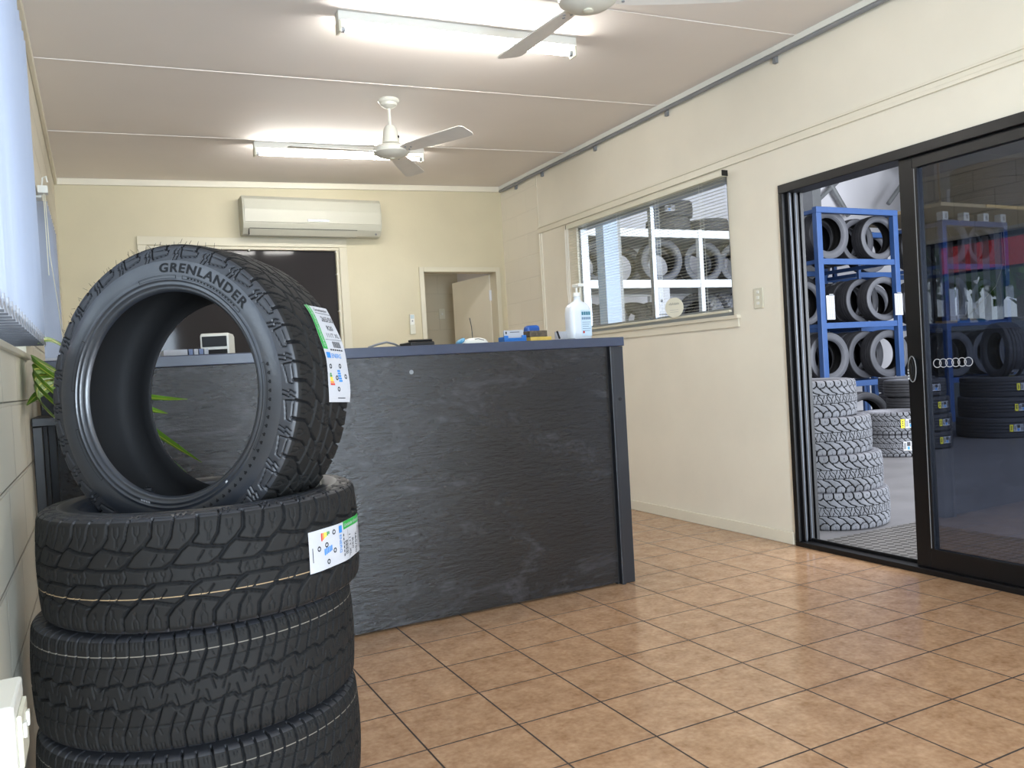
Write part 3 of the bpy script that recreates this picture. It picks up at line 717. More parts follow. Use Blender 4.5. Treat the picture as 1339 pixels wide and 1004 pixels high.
mb = MB(); mb.hexa([T @ Vector(q) for q in ((-.042, -.03, .028), (.045, -.03, .028), (.045, .03, .028), (-.042, .03, .028), (-.034, -.024, .092), (.042, -.024, .094), (.042, .024, .094), (-.034, .024, .092))]); mb.build('cap', mat('royal blue plastic', (34, 84, 160), .4), p, bevel=.014)
mb = MB(); mb.box((-.04, -.028, 0), (.046, .028, .030), M=T); mb.build('base', M_blacktrim, p, bevel=.003)
p = ctr_thing('pen_stand', 1.35, 2.3, 'grey pen leaning in a small white card stand by the sanitiser', 'pen')
mb = MB(); mb.box((1.30, 2.26, CT), (1.412, 2.33, CT+.010)); mb.build('base_plate', M_steel, p, bevel=.002)
mb = MB(); mb.box((1.318, 2.315, CT+.010), (1.410, 2.32, CT+.05)); mb.build('card', M_paper, p)
mb = MB(); mb.tube([(1.318, 2.27, CT+.012), (1.302, 2.265, CT+.05)], .005, 10); mb.build('pen', M_blacktrim, p)

# hand sanitiser
M_bot = mat('cloudy white plastic', (222, 226, 230), .3)
p = ctr_thing('hand_sanitiser_bottle', 1.452, 2.3, 'large cloudy white pump bottle with blue printed label at counter end', 'bottle')
mb = MB()
def rr(w, d, n=6, rc=.3):
    out = []
    for cx, cy, a0 in ((1, 1, 0), (-1, 1, 90), (-1, -1, 180), (1, -1, 270)):
        R_ = rc*min(w, d)
        for q in range(n+1):
            a = math.radians(a0+90*q/n); out.append((cx*(w/2-R_)+R_*math.cos(a), cy*(d/2-R_)+R_*math.sin(a)))
    return out
secs = [(0, .118, .078), (.006, .124, .084), (.06, .128, .086), (.14, .128, .086), (.172, .118, .080), (.192, .088, .066), (.203, .046, .044), (.212, .034, .034), (.228, .034, .034)]
vs = []; N = len(rr(1, 1))
for z, w, d in secs: vs += [(1.452+a, 2.3+b, CT+z) for a, b in rr(w, d, rc=.3 if z < .2 else .5)]
fs = [(i*N+k, i*N+(k+1) % N, (i+1)*N+(k+1) % N, (i+1)*N+k) for i in range(len(secs)-1) for k in range(N)]+[tuple(range(N))[::-1], tuple(range((len(secs)-1)*N, len(secs)*N))]
mb.add(vs, fs, 0, True); mb.build('bottle_body', M_bot, p, sharp=50)
mb = MB(); mb.cyl((1.452, 2.3, CT+.2285), (1.452, 2.3, CT+.248), .020, 24); mb.cyl((1.452, 2.3, CT+.248), (1.452, 2.3, CT+.282), .006, 12); mb.box((1.435, 2.25, CT+.276), (1.47, 2.315, CT+.292)); mb.build('pump', M_white, p, bevel=.003)
mb = MB(); mb.box((1.444, 2.2562, CT+.02), (1.506, 2.2568, CT+.155)); lb = mb.build('bottle_label', mat('pale blue label', (198, 216, 228), .5), p)
mb = MB()
for q in range(4): mb.box((1.449+q*.0135, 2.2552, CT+.128), (1.4595+q*.0135, 2.256, CT+.146))
for q in range(5): mb.box((1.449+q*.011, 2.2552, CT+.105), (1.457+q*.011, 2.256, CT+.118), 1)
for q in range(5): mb.box((1.451, 2.2552, CT+.09-q*.011), (1.50-.006*(q % 3), 2.256, CT+.0925-q*.011), 1)
mb.cyl((1.457, 2.2552, CT+.04), (1.457, 2.256, CT+.04), .006, 12, 2)
mb.build('label_print', [mat('teal ink', (44, 110, 130), .5), mat('grey blue ink', (112, 136, 160), .5), M_inkred], lb, local=False)

# ------------------------------------------------------------------ plant on a black stand behind the tyres
st = thing('plant_stand', (-.84, 1.84, 0), 'tall black square plant stand between left wall and the counter', 'stand')
sx0, sx1, sy0, sy1 = -1.008, -.69, 1.68, 2.0
mb = MB(); mb.box((sx0, sy0, 1.015), (sx1, sy1, 1.045)); mb.build('shelf', M_blacktrim, st, bevel=.003)
for (x, y) in ((sx0, sy0), (sx1-.03, sy0), (sx0, sy1-.03), (sx1-.03, sy1-.03)): MB().box((x, y, 0), (x+.03, y+.03, 1.015)).build('leg', M_blacktrim, st, bevel=.003)
MB().box((sx0+.03, sy1-.02, .25), (sx1-.03, sy1-.005, .27)).build('stretcher', M_blacktrim, st)
pot = thing('potted_dracaena', (-.83, 1.83, 1.045), 'green yellow-striped leafy plant in a black pot half hidden by tyres', 'plant')
MB().lathe([(0, 1.046), (.07, 1.046), (.095, 1.13), (.10, 1.15), (.088, 1.15), (.084, 1.13), (0, 1.13)], 32, Matrix.Translation((-.83, 1.83, 0))).build('pot', M_blacktrim, pot)
def leaf_mesh(pts, w, roll, mb):
    """leaf blade along a bent midrib; roll tips the blade from flat (0) to upright (1)"""
    P = [Vector(p) for p in pts]; n = 13; vs = []; ls = []; C_ = []
    for i in range(n):
        t = i/(n-1); a = P[0]*(1-t)**2+P[1]*2*t*(1-t)+P[2]*t*t; C_.append(a)
    for i, c in enumerate(C_):
        d = (C_[min(i+1, n-1)]-C_[max(i-1, 0)]).normalized(); h = d.cross(Vector((0, 0, 1))).normalized(); v = h.cross(d)
        sd = (h*(1-roll)+v*roll).normalized(); nn = sd.cross(d)
        t = i/(n-1); ww = w*max(.04, math.sin(PI*min(1, .1+.9*t))**.75) if i < n-1 else .001
        vs += [c+sd*ww+nn*.18*ww, c, c-sd*ww+nn*.18*ww]
        ls += [c+sd*ww*.14+nn*(.0015+.03*ww), c-sd*ww*.14+nn*(.0015+.03*ww), c+sd*ww*.14-nn*.0015, c-sd*ww*.14-nn*.0015]
    fs = []; fl = []
    for i in range(n-1):
        a = 3*i; fs += [(a, a+1, a+4, a+3), (a+1, a+2, a+5, a+4)]
        fl += [(4*i, 4*i+1, 4*i+5, 4*i+4), (4*i+2, 4*i+3, 4*i+7, 4*i+6)]
    mb.add(vs, fs, 0, True); mb.add(ls, fl, 1, True)
R0 = (-.83, 1.81, 1.16)
RL = (-.90, 1.76, 1.17)
leaves = [(RL, (-1.075, 1.44, 1.30), (-.885, 1.40, 1.135), .017, .72), (RL, (-1.07, 1.46, 1.26), (-.89, 1.38, 1.085), .018, .72), (RL, (-1.075, 1.47, 1.22), (-.88, 1.38, 1.045), .019, .68),
          (RL, (-1.06, 1.50, 1.17), (-.90, 1.36, 1.02), .018, .65), (RL, (-.98, 1.60, 1.13), (-1.0, 1.42, 1.09), .014, .5), ((-.83, 1.82, 1.18), (-.93, 1.60, 1.33), (-.965, 1.50, 1.275), .013, .6),
          (R0, (-.70, 1.72, 1.08), (-.535, 1.66, 1.075), .016, .5), (R0, (-.72, 1.70, 1.06), (-.60, 1.68, 1.03), .018, .6), (R0, (-.70, 1.76, 1.00), (-.50, 1.68, .85), .022, .55), (R0, (-.70, 1.72, .96), (-.545, 1.66, .81), .022, .5),
          (R0, (-.66, 1.74, 1.10), (-.63, 1.70, .92), .020, .5), ((-.83, 1.84, 1.2), (-.84, 1.95, 1.30), (-.86, 2.0, 1.29), .018, .4)]
MB().tube([(-.83, 1.83, 1.13), (-.832, 1.828, 1.21)], .012, 10).build('stem', mat('stem brown', (96, 84, 52), .7), pot)
for L in leaves:
    mb = MB(); leaf_mesh(L[:3], L[3], L[4], mb); mb.build('leaf', [M_plant, M_leafline], pot, fixn=False)

# ------------------------------------------------------------------ tyres
def section(R, tw, wrap, crown=.005, drop=1.45, ny=150):
    """tread cross-section by arc length y (m): axial a, radius r, slope angle"""
    ys = np.linspace(-(tw+wrap), tw+wrap, ny)
    ds = .0005; tab = [(0, 0, R, 0.)]; a = 0; r = R; y = 0
    while y < tw+wrap+ds:
        if y < tw: ph = 2*crown*y/(tw*tw)
        else: ph = 2*crown/tw+(drop-2*crown/tw)*min(1, (y-tw)/(wrap*.55))
        a += ds*math.cos(ph); r -= ds*math.sin(ph); y += ds; tab.append((y, a, r, ph))
    tab = np.array(tab); A = np.interp(abs(ys), tab[:, 0], tab[:, 1]); Rr = np.interp(abs(ys), tab[:, 0], tab[:, 2]); P = np.interp(abs(ys), tab[:, 0], tab[:, 3])
    return ys, np.sign(ys)*A, Rr, P

def heights(segs, pitch, ys_mm, nx):
    xs = np.arange(nx)*pitch/nx
    X, Y = np.meshgrid(xs, ys_mm, indexing='ij'); D = np.zeros_like(X)
    for (x0, y0, x1, y1, w, d) in segs:
        dx, dy = x1-x0, y1-y0; L = max(dx*dx+dy*dy, 1e-9)
        for s in (-2, -1, 0, 1, 2):
            px = X+s*pitch; t = np.clip(((px-x0)*dx+(Y-y0)*dy)/L, 0, 1)
            q = np.hypot(px-x0-t*dx, Y-y0-t*dy)
            k = np.clip((w/2+.9-q)/1.8, 0, 1); D = np.maximum(D, d*k*k*(3-2*k))
    return D

def path(pts, w, d): return [(pts[i][0], pts[i][1], pts[i+1][0], pts[i+1][1], w, d) for i in range(len(pts)-1)]
def rot(segs, cx): return [(cx-a, -b, cx-c, -d, w, q) for a, b, c, d, w, q in segs]

def tread_mesh(name, R, tw, wrap, segs, pitch, npitch, nx, ny, lines=()):
    ys, A, Rr, P = section(R, tw, wrap, ny=ny)
    D = heights(segs, pitch, ys*1000, nx)/1000
    D = np.tile(D, (npitch, 1)); n = npitch*nx
    th = 2*np.pi*np.arange(n)/n
    rr_ = Rr[None, :]-np.cos(P)[None, :]*D; aa = A[None, :]-np.sign(A)[None, :]*np.sin(P)[None, :]*D
    V = np.stack([rr_*np.cos(th)[:, None], rr_*np.sin(th)[:, None], -aa], -1).reshape(-1, 3)   # +y of the pattern points down local Z
    i = np.arange(n)[:, None]; j = np.arange(ny-1)[None, :]; i2 = (i+1) % n
    F = np.stack([i*ny+j, i*ny+j+1, i2*ny+j+1, i2*ny+j], -1).reshape(-1, 4)
    me = bpy.data.meshes.new(name); me.vertices.add(len(V)); me.vertices.foreach_set('co', V.ravel())
    me.loops.add(F.size); me.loops.foreach_set('vertex_index', F.ravel().astype(np.int32))
    me.polygons.add(len(F)); me.polygons.foreach_set('loop_start', np.arange(0, F.size, 4, dtype=np.int32))
    try: me.polygons.foreach_set('loop_total', np.full(len(F), 4, dtype=np.int32))
    except Exception: pass
    me.polygons.foreach_set('use_smooth', np.ones(len(F), dtype=bool))
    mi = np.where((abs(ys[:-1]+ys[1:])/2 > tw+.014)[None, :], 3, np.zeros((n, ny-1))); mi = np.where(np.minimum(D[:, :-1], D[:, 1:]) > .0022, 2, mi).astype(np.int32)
    for yl in lines:
        jj = int(np.argmin(abs(ys*1000-yl))); mi[:, jj] = np.where(D[:, jj] < .0012, 1, 0)
    me.polygons.foreach_set('material_index', mi.ravel()); me.update(calc_edges=True); me.validate()
    return me, (float(A[-1]), float(Rr[-1]))

# pattern A: the two tyres at the top of the front stack
zz = lambda x, y0, y1, s=1: path([(x, y0), (x, y0+(y1-y0)*.4), (x+5*s, y0+(y1-y0)*.62), (x+4*s, y1)], 1.7, 3)
half = path([(16, -122), (13, -82), (-3, -62)], 7, 8)+path([(60, -118), (53, -78), (39, -56)], 4.6, 7)+path([(-3, -61), (27, -53), (69, -48), (88, -63)], 6.4, 8)\
    +path([(69, -47), (53, -27), (35, -16)], 7, 8)+path([(24, -45), (11, -27)], 3, 5)+path([(-41, -20), (-20, -16), (35, -15), (50, -22)], 6.4, 8)\
    +path([(4, -12), (0, 0)], 2.6, 5)+path([(48, -14), (52, 0)], 2.2, 5)\
    +zz(28, -103, -64)+zz(40, -103, -64, -1)+zz(71, -103, -70)+zz(83, -103, -72, -1)+zz(30, -10, 8)+zz(38, -8, 10, -1)+path([(38, -43), (34, -36), (38, -30)], 1.7, 3)\
    +path([(6, -124), (58, -122), (57, -143), (10, -136), (6, -124)], 3.4, 3.2)+path([(65, -120), (72, -132), (66, -135), (72, -149)], 3.6, 3.4)+path([(76, -120), (83, -132), (77, -135), (83, -149)], 3.6, 3.4)
PA = half+rot(half, 50)
# pattern B: the lower two tyres of the front stack
half = path([(0, -140), (2, -105), (4, -80), (-8, -50), (-16, -25)], 4.6, 8)+path([(30, -128), (32, -82), (24, -54), (17, -38)], 4.2, 7)+path([(0, -60), (60, -62)], 2.6, 4)\
    +path([(-16, -25), (14, -28), (22, -19), (44, -22)], 5.4, 8)+path([(10, -26), (16, 0)], 2.6, 5)+path([(38, -20), (31, 2)], 2.6, 5)\
    +path([(12, -110), (13, -98)], 1.7, 3)+path([(20, -110), (21, -98)], 1.7, 3)+path([(14, -78), (18, -68)], 1.7, 3)+path([(43, -110), (44, -98)], 1.7, 3)+path([(50, -110), (51, -98)], 1.7, 3)+path([(46, -78), (50, -68)], 1.7, 3)+path([(2, -45), (12, -36), (6, -32)], 1.7, 3)+path([(22, -12), (30, -16)], 1.7, 3)
PB = half+rot(half, 15)
# pattern C: chunky all-terrain tread of the workshop stacks
half = path([(0, -140), (0, -88)], 8, 9)+path([(0, -88), (15, -70), (44, -74), (60, -88)], 7, 9)+path([(15, -70), (42, -44), (72, -33)], 7, 9)+path([(0, -26), (60, -26)], 6, 7)+path([(6, -25), (30, 0), (34, 25)], 4.2, 6)+path([(44, -25), (36, -4)], 3.4, 6)\
    +path([(28, -112), (30, -92)], 2.4, 3)
PC = half+rot(half, 33)

def lathe_mesh(name, prof, n):
    mb = MB(); mb.lathe(prof, n); me = bpy.data.meshes.new(name)
    me.from_pydata(mb.v, [], mb.f); me.polygons.foreach_set('use_smooth', [True]*len(mb.f)); me.update()
    bm = bmesh.new(); bm.from_mesh(me); bmesh.ops.recalc_face_normals(bm, faces=bm.faces); bm.to_mesh(me); bm.free()
    return me

def side_prof(A, r, R, rb, bead, wmax, sgn):
    """sidewall from the tread shoulder (A, r) down to the bead, with its fine ridges"""
    pts = [(r, A), (r-.004, A+.0012), (r-(r-rb)*.18, (A+wmax)/2+.001), (r-(r-rb)*.38, wmax), (r-(r-rb)*.55, wmax-.001)]
    m = wmax-.001
    t = lambda k: m+(bead-m)*k
    pts += [(r-(r-rb)*.64, t(.14)), (r-(r-rb)*.655, t(.14)+.002), (r-(r-rb)*.68, t(.2)+.0015), (r-(r-rb)*.70, t(.24)-.001), (r-(r-rb)*.76, t(.4)), (r-(r-rb)*.80, t(.45)+.0035), (r-(r-rb)*.84, t(.6)+.004), (r-(r-rb)*.875, t(.72)-.002),
            (r-(r-rb)*.92, t(.82)), (r-(r-rb)*.96, t(.95)), (rb, bead-.002), (rb-.003, bead-.008)]
    out = [(a, sgn*b) for a, b in pts]
    return out

def side_at(prof, rq):
    """axial offset of the sidewall profile at a radius"""
    p = sorted((abs(r), abs(a)) for r, a in prof)
    return float(np.interp(rq, [q[0] for q in p], [q[1] for q in p]))

def make_tyre(name, loc, label, cat, R, tw, wrap, segs, pitch, npitch, nx, ny, rb, bead, wmax, mats, lines=(), n=144, group=None, mesh=None):
    root = thing(name, loc, label, cat, group)
    if mesh is None:
        me, end = tread_mesh('tread', R, tw, wrap, segs, pitch, npitch, nx, ny, lines)
        me.materials.append(mats[0]); me.materials.append(mats[3] if len(mats) > 3 else M_line); me.materials.append(M_groove_shade); me.materials.append(M_shoulder if mats[1] is M_rub_side else mats[1])
        pf = side_prof(end[0], end[1], R, rb, bead, wmax, 1)
        s1 = lathe_mesh('sidewall', pf, n); s2 = lathe_mesh('sidewall', [(r, -a) for r, a in pf], n)
        ip = [(rb-.003, bead-.008), (rb+.002, bead-.014), (rb+(R-rb)*.3, wmax-.014), (R-.045, wmax-.018), (R-.022, wmax-.04), (R-.017, 0)]
        inn = lathe_mesh('inner_liner', ip+[(r, -a) for r, a in ip[:-1]][::-1], n)
        s1.materials.append(mats[1]); s2.materials.append(mats[1]); inn.materials.append(mats[2])
        mesh = (me, s1, s2, inn, pf)
    for nm, m_ in zip(('tread', 'sidewall', 'sidewall', 'inner_liner'), mesh[:4]):
        o = bpy.data.objects.new(nm, m_); COL.objects.link(o); o.parent = root
    return root, mesh

def patch_fn(R, th0, sgn, c_of):
    """label laid on the tread: l along the circumference (m), c across (m), h above the rubber"""
    def f_(l, c, h=0.):
        th = th0+sgn*l/R; r = R+.0015+h+.0012*math.sin(l*55+c*20)
        return Vector((r*math.cos(th), r*math.sin(th), c_of(c)))
    return f_

def label_rect(mb, fn, l0, l1, c0, c1, h, mi=0):
    nl = max(1, int(abs(l1-l0)/.006)); nc = max(1, int(abs(c1-c0)/.02)); vs = []; fs = []
    for i in range(nl+1):
        for j in range(nc+1): vs.append(fn(l0+(l1-l0)*i/nl, c0+(c1-c0)*j/nc, h))
    for i in range(nl):
        for j in range(nc):
            a = i*(nc+1)+j; fs.append((a, a+1, a+nc+2, a+nc+1))
    mb.add(vs, fs, mi)

def label_text(mb, fn, s, l, c, size, h, mi=0, bold=0., shear=0., along=False):
    vs, fs = text_poly(s, bold, shear)
    if along: mb.add([fn(l-x*size, c-y*size, h) for x, y in vs], fs, mi)       # reads along the strip
    else: mb.add([fn(l-y*size, c+x*size, h) for x, y in vs], fs, mi)           # reads across the strip

def tyre_label(root, fn, W, L):
    mb = MB(); label_rect(mb, fn, 0, L, 0, W, 0); st_ = mb.build('label_sticker', M_paper, root, local=True, fixn=False)
    st_['label'] = 'white paper label with green strip and small print'
    k = L/.245
    g = MB(); label_rect(g, fn, .0, .118*k, 0, W*.2, .0006, 0); label_text(g, fn, 'Grenlander', .056*k, W*.145, W*.125, .0011, 1, .004, .3, True); label_text(g, fn, 'Grenlander', .114*k, W*.145, W*.125, .0011, 1, .004, .3, True)
    g.build('green_strip', [M_green, M_paper], st_, local=True, fixn=False)
    p = MB()
    label_rect(p, fn, .020*k, .0215*k, W*.28, W*.97, .0006)
    label_text(p, fn, 'Grenlander', .015*k, W*.3, W*.13, .0006, 0, .006)
    label_text(p, fn, '265/50', .043*k, W*.42, W*.20, .0006, 0, .012)
    label_text(p, fn, 'R20', .066*k, W*.52, W*.18, .0006, 0, .012)
    label_text(p, fn, '111T XL', .086*k, W*.36, W*.16, .0006, 0, .012)
    label_rect(p, fn, .092*k, .093*k, W*.24, W*.97, .0006)
    for q in range(12): label_rect(p, fn, .097*k, .113*k, W*(.5+q*.03), W*(.5+q*.03+(.012 if q % 3 else .02)), .0006)
    for q in range(6): label_rect(p, fn, .117*k, .121*k, W*(.3+q*.1), W*(.37+q*.1), .0006)
    label_rect(p, fn, .126*k, .140*k, W*.06, W*.24, .0006, 1); label_text(p, fn, 'ENERG', .139*k, W*.28, W*.15, .0006, 1, .01)
    for q, m_ in enumerate((3, 3, 4, 4, 5, 6)): label_rect(p, fn, .176*k+q*.005, .180*k+q*.005, W*.10, W*(.17+.025*q), .0006, m_ if q else 2)
    for q in range(5): label_rect(p, fn, .168*k+q*.006, .1725*k+q*.006, W*(.46+.01*q), W*(.60+.015*q), .0006, 1)
    for (l, c) in ((.160, .16), (.158, .62), (.187, .42), (.183, .84), (.214, .46)):
        vs = []; fs = []; m2 = 14
        for q in range(m2):
            a = 2*PI*q/m2; vs += [fn(l*k+.0032*math.cos(a), W*c+.0032*math.sin(a), .0006), fn(l*k+.006*math.cos(a), W*c+.006*math.sin(a), .0006)]
        for q in range(m2):
            r2 = (q+1) % m2; fs.append((2*q, 2*q+1, 2*r2+1, 2*r2))
        p.add(vs, fs, 0)
    label_rect(p, fn, .234*k, .236*k, W*.4, W*.75, .0006)
    p.build('label_print', [M_ink, M_inkblue, M_inkgrn, M_inkgrn, M_inkyel, M_inkora, M_inkred], st_, local=True, fixn=False)

RM = [M_rub, M_rub_side, M_rub_in]
# lying tyre below the standing one: its sidewalls sag a little
CXY = [(-.5926, .752), (-.616, .775), (-.618, .762)]
ly1, mA = make_tyre('all_terrain_tyre', (CXY[0][0], CXY[0][1], .738), 'black all-terrain tyre lying with a white label, right under the standing tyre', 'tyre', .3655, .100, .052, PA, 91., 25, 56, 150, .256, .082, .121, RM+[M_line], lines=(42,))
tyre_label(ly1, patch_fn(.3655, math.radians(-23), -1, lambda c: .043-c), .092, .245)
# paint line tyres further down
ly2, mB = make_tyre('all_terrain_tyre', (CXY[1][0], CXY[1][1], .4925), 'black all-terrain tyre with thin grey paint lines, third of the front stack', 'tyre', .368, .100, .052, PB, 60., 38, 36, 150, .256, .088, .121, RM+[M_line2], lines=(-84,))
ly3 = dup(ly2, (CXY[2][0], CXY[2][1], .247), (0, 0, .5), 'black all-terrain tyre low in the front stack, cut by bottom picture edge')
sp_, _ = make_tyre('spare_tyre', (-.615, .765, .062), 'narrow black tyre on the floor at the very bottom of the front stack', 'tyre', .345, .042, .030, PB, 60., 36, 12, 30, .25, .045, .0605, RM+[M_line2], n=72)

# standing tyre
Zs = Vector((-.69854689, -.7133326, .05646994)); Ys = Vector((.03950995, .04034623, .9984043)); Xs = Ys.cross(Zs)
stand, mS = make_tyre('all_terrain_tyre', (0, 0, 0), 'black all-terrain tyre standing upright on top of the front stack, raised brand lettering', 'tyre', .3615, .098, .052, PA, 91., 25, 56, 150, .2455, .112, .124, RM+[M_line])
stand.matrix_world = Matrix(((Xs.x, Ys.x, Zs.x, -.583), (Xs.y, Ys.y, Zs.y, .792), (Xs.z, Ys.z, Zs.z, 1.098), (0, 0, 0, 1)))
tyre_label(stand, patch_fn(.3615, math.radians(33.5), -1, lambda c: -.002-c), .100, .247)
pfS = mS[4]
def arc_text(mb, s, th_mid, r_base, size, width, bold=0., mi=0, prof=pfS, h=.0010):
    vs, fs = text_poly(s, bold, 0., 1.18, True); xs_ = [v[0] for v in vs]; x0, x1 = min(xs_), max(xs_); kx = width/(x1-x0)
    out = []
    for x, y in vs:
        r = r_base+y*size; th = th_mid-((x-x0)*kx-width/2)/(r_base+.35*size)
        out.append((r*math.cos(th), r*math.sin(th), side_at(prof, r)+h))
    mb.add(out, fs, mi)
mb = MB(); arc_text(mb, 'GRENLANDER', math.radians(65.5), .2870, .030, .270, .032)
o = mb.build('lettering', M_rub_deep, stand, local=True, fixn=False); o['label'] = 'raised dark lettering on the sidewall'
# small moulded marks and rings on the sidewall
def arc_band(mb, th0, th1, r0, r1, h=.0008, mi=0):
    n_ = max(2, int(abs(th1-th0)/.03)); vs = []; fs = []
    for i in range(n_+1):
        th = th0+(th1-th0)*i/n_
        for r in (r0, r1): vs.append((r*math.cos(th), r*math.sin(th), side_at(pfS, r)+h))
    for i in range(n_): fs.append((2*i, 2*i+2, 2*i+3, 2*i+1))
    mb.add(vs, fs, mi)
mb = MB(); R_ = math.radians
for (a, b) in ((40, 78), (82, 104), (-30, 12), (150, 176), (196, 226)):
    arc_band(mb, R_(a), R_(b), .2790, .2797); arc_band(mb, R_(a), R_(b), .2720, .2727)
    arc_band(mb, R_(a), R_(a+.3), .2720, .2797); arc_band(mb, R_(b), R_(b+.3), .2720, .2797)
for a in range(-70, 14, 4):
    arc_band(mb, R_(a), R_(a+1.6), .2855, .2905); arc_band(mb, R_(a+.5), R_(a+1.1), .2825, .2855)
for a in range(44, 76, 2): arc_band(mb, R_(a), R_(a+1.2), .2740, .2775)
mb.build('moulded_marks', M_rub_deep, stand, local=True, fixn=False)
mb = MB()
for q in range(4): arc_band(mb, R_(257-q*1.6), R_(258.2-q*1.6), .2590, .2640)
arc_band(mb, R_(-53), R_(-51.6), .262, .267); mb.build('paint_mark', M_paper, stand, local=True, fixn=False)
# soft moulding hairs on the shoulder
mb = MB()
for q in range(95):
    th = R_(70+q*1.35+random.uniform(-.5, .5)); zz_ = random.choice((.07, .098, .107, .109, -.02, -.08)); r0 = .3590-(.003 if abs(zz_) > .09 else 0)
    L_ = random.uniform(.007, .013); a_ = th+random.uniform(-.02, .02)
    mb.tube([(r0*math.cos(th), r0*math.sin(th), zz_), ((r0+L_)*math.cos(a_), (r0+L_)*math.sin(a_), zz_+random.uniform(-.003, .006))], [.0006, .0003], 4, cap=False)
o = mb.build('moulding_hair', M_rub_in, stand, local=True, fixn=False); o['kind'] = 'stuff'

# ------------------------------------------------------------------ workshop: tyre kinds
WM = [M_rubW, M_rubW_side, M_rub_in]; DM = [M_rubD, M_rubD_side, M_rub_in]
def rib_segs(ys_, pitch=40, w=6, d=6): return [s for y in ys_ for s in path([(-5, y), (pitch+5, y)], w, d)]
P_road = rib_segs((-58, -22, 18, 55), w=7, d=7)
P_slim = rib_segs((-45, -15, 15, 45), w=6, d=6)
def small_label(root, R, th, zc_, w=.07, h=.075, yel=True, seed=0):
    """yellow price sticker and white size label on the tread"""
    fn = patch_fn(R, th, 1, lambda c: zc_+h/2-c)
    if yel:
        mb = MB(); label_rect(mb, fn, 0, .035, 0, h, .001, 0)
        for q in range(3): label_rect(mb, fn, .010, .024, h*(.2+q*.22), h*(.34+q*.22), .0016, 1)
        mb.build('yellow_sticker', [M_yellow, M_ink], root, local=True, fixn=False)
    mb = MB(); o_ = .042 if yel else 0
    label_rect(mb, fn, o_, o_+.11, 0, h, .001, 0); label_rect(mb, fn, o_+.035, o_+.07, h*.05, h*.5, .0016, 1)
    for q in range(5): label_rect(mb, fn, o_+.078+q*.006, o_+.081+q*.006, h*.1, h*.9, .0016, 1)
    label_rect(mb, fn, o_+.038, o_+.062, h*.55, h*.9, .0016, 2)
    for q in range(4): label_rect(mb, fn, o_+.006+q*.006, o_+.009+q*.006, h*.15, h*.85, .0016, 1)
    mb.build('size_label', [M_paper, M_ink, M_inkblue], root, local=True, fixn=False)

# leaning stack of four chunky tyres just outside the door
base = (3.43, 2.52); dv = Vector((-.68, .73))
labs = ['dusty chunky-tread tyre at the bottom of the leaning stack beside the sliding door', 'dusty chunky-tread tyre second from bottom of the leaning stack beside the sliding door',
        'dusty chunky-tread tyre with white label, third up the leaning stack by the door', 'dusty chunky-tread tyre at the top of the leaning stack beside the sliding door']
proto, mC = make_tyre('chunky_tyre', (base[0], base[1], .116), labs[0], 'tyre', .37, .098, .045, PC, 60., 38, 24, 96, .26, .088, .115, WM, n=96)
for k, off in ((1, .03), (2, .085), (3, .165)):
    t = dup(proto, (base[0]+dv.x*off, base[1]+dv.y*off, .116+.231*k), (0, 0, .7*k), labs[k])
    if k == 2:
        a = math.radians(-47)-.7*k
        fn = patch_fn(.37, a, 1, lambda c: .045-c); mb = MB(); label_rect(mb, fn, 0, .09, 0, .09, .001); 
        for q in range(4): label_rect(mb, fn, .02, .07, .02+q*.015, .027+q*.015, .0016, 1)
        label_rect(mb, fn, .02, .075, .05, .075, .0016, 2); mb.build('size_label', [M_paper, M_ink, mat('grey ink', (120, 126, 136), .6)], t, local=True, fixn=False)

def vdir(x, y):            # bearing from a floor point back towards the doorway
    return math.atan2(-1.4-y, -.81-x)
# two medium tyres with stickers on the floor
cx_, cy_ = 6.53, 4.46
t0, mC2 = make_tyre('chunky_tyre', (cx_, cy_, .112), 'grey chunky-tread tyre on the workshop floor with a white label, lower of two', 'tyre', .315, .095, .040, PC, 60., 33, 18, 72, .21, .08, .112, WM, n=72)
t1 = dup(t0, (cx_-.01, cy_, .338), (0, 0, .3), 'grey chunky-tread tyre with a yellow sticker, upper of two on workshop floor')
small_label(t0, .315, vdir(cx_, cy_)+.22, 0, h=.09, yel=False); small_label(t1, .315, vdir(cx_, cy_)+.20-.3, 0, h=.09)
# stack of four slim tyres seen right of the black door stile
sx, sy = 7.17, 4.65
nms = ['lowest slim black tyre with stickers in the stack just right of the door stile', 'second slim black tyre from the floor in the stack right of the door stile',
       'third slim black tyre from the floor in the stack right of the door stile', 'top slim black tyre of the stack just right of the door stile']
s0, mSl = make_tyre('slim_tyre', (sx, sy, .094), nms[0], 'tyre', .315, .074, .036, P_slim, 40., 49, 4, 64, .21, .066, .093, DM, n=72)
for k, off in ((1, 0), (2, -.02), (3, -.055)):
    t = dup(s0, (sx+off*.6, sy-off*.4, .094+.187*k), (0, 0, .4*k), nms[k]); small_label(t, .315, vdir(sx, sy)+(.62, .66, .42)[k-1]-.4*k, 0, h=.07)
small_label(s0, .315, vdir(sx, sy)+.62, 0, h=.07)
# second slim stack further left, behind the chunky pair
sx2, sy2 = 7.75, 5.24
nm2 = ['hidden bottom black tyre of the dark stack behind the two floor tyres', 'lower middle black tyre of the dark stack behind the two floor tyres', 'upper middle black tyre of the dark stack behind the two floor tyres', 'topmost black tyre of the dark stack behind the two floor tyres']
for k in range(4): 
    t = thing('slim_tyre', (sx2, sy2, .094+.187*k), nm2[k], 'tyre')
    for nm, m_ in zip(('tread', 'sidewall', 'sidewall', 'inner_liner'), mSl[:4]):
        o = bpy.data.objects.new(nm, m_); COL.objects.link(o); o.parent = t
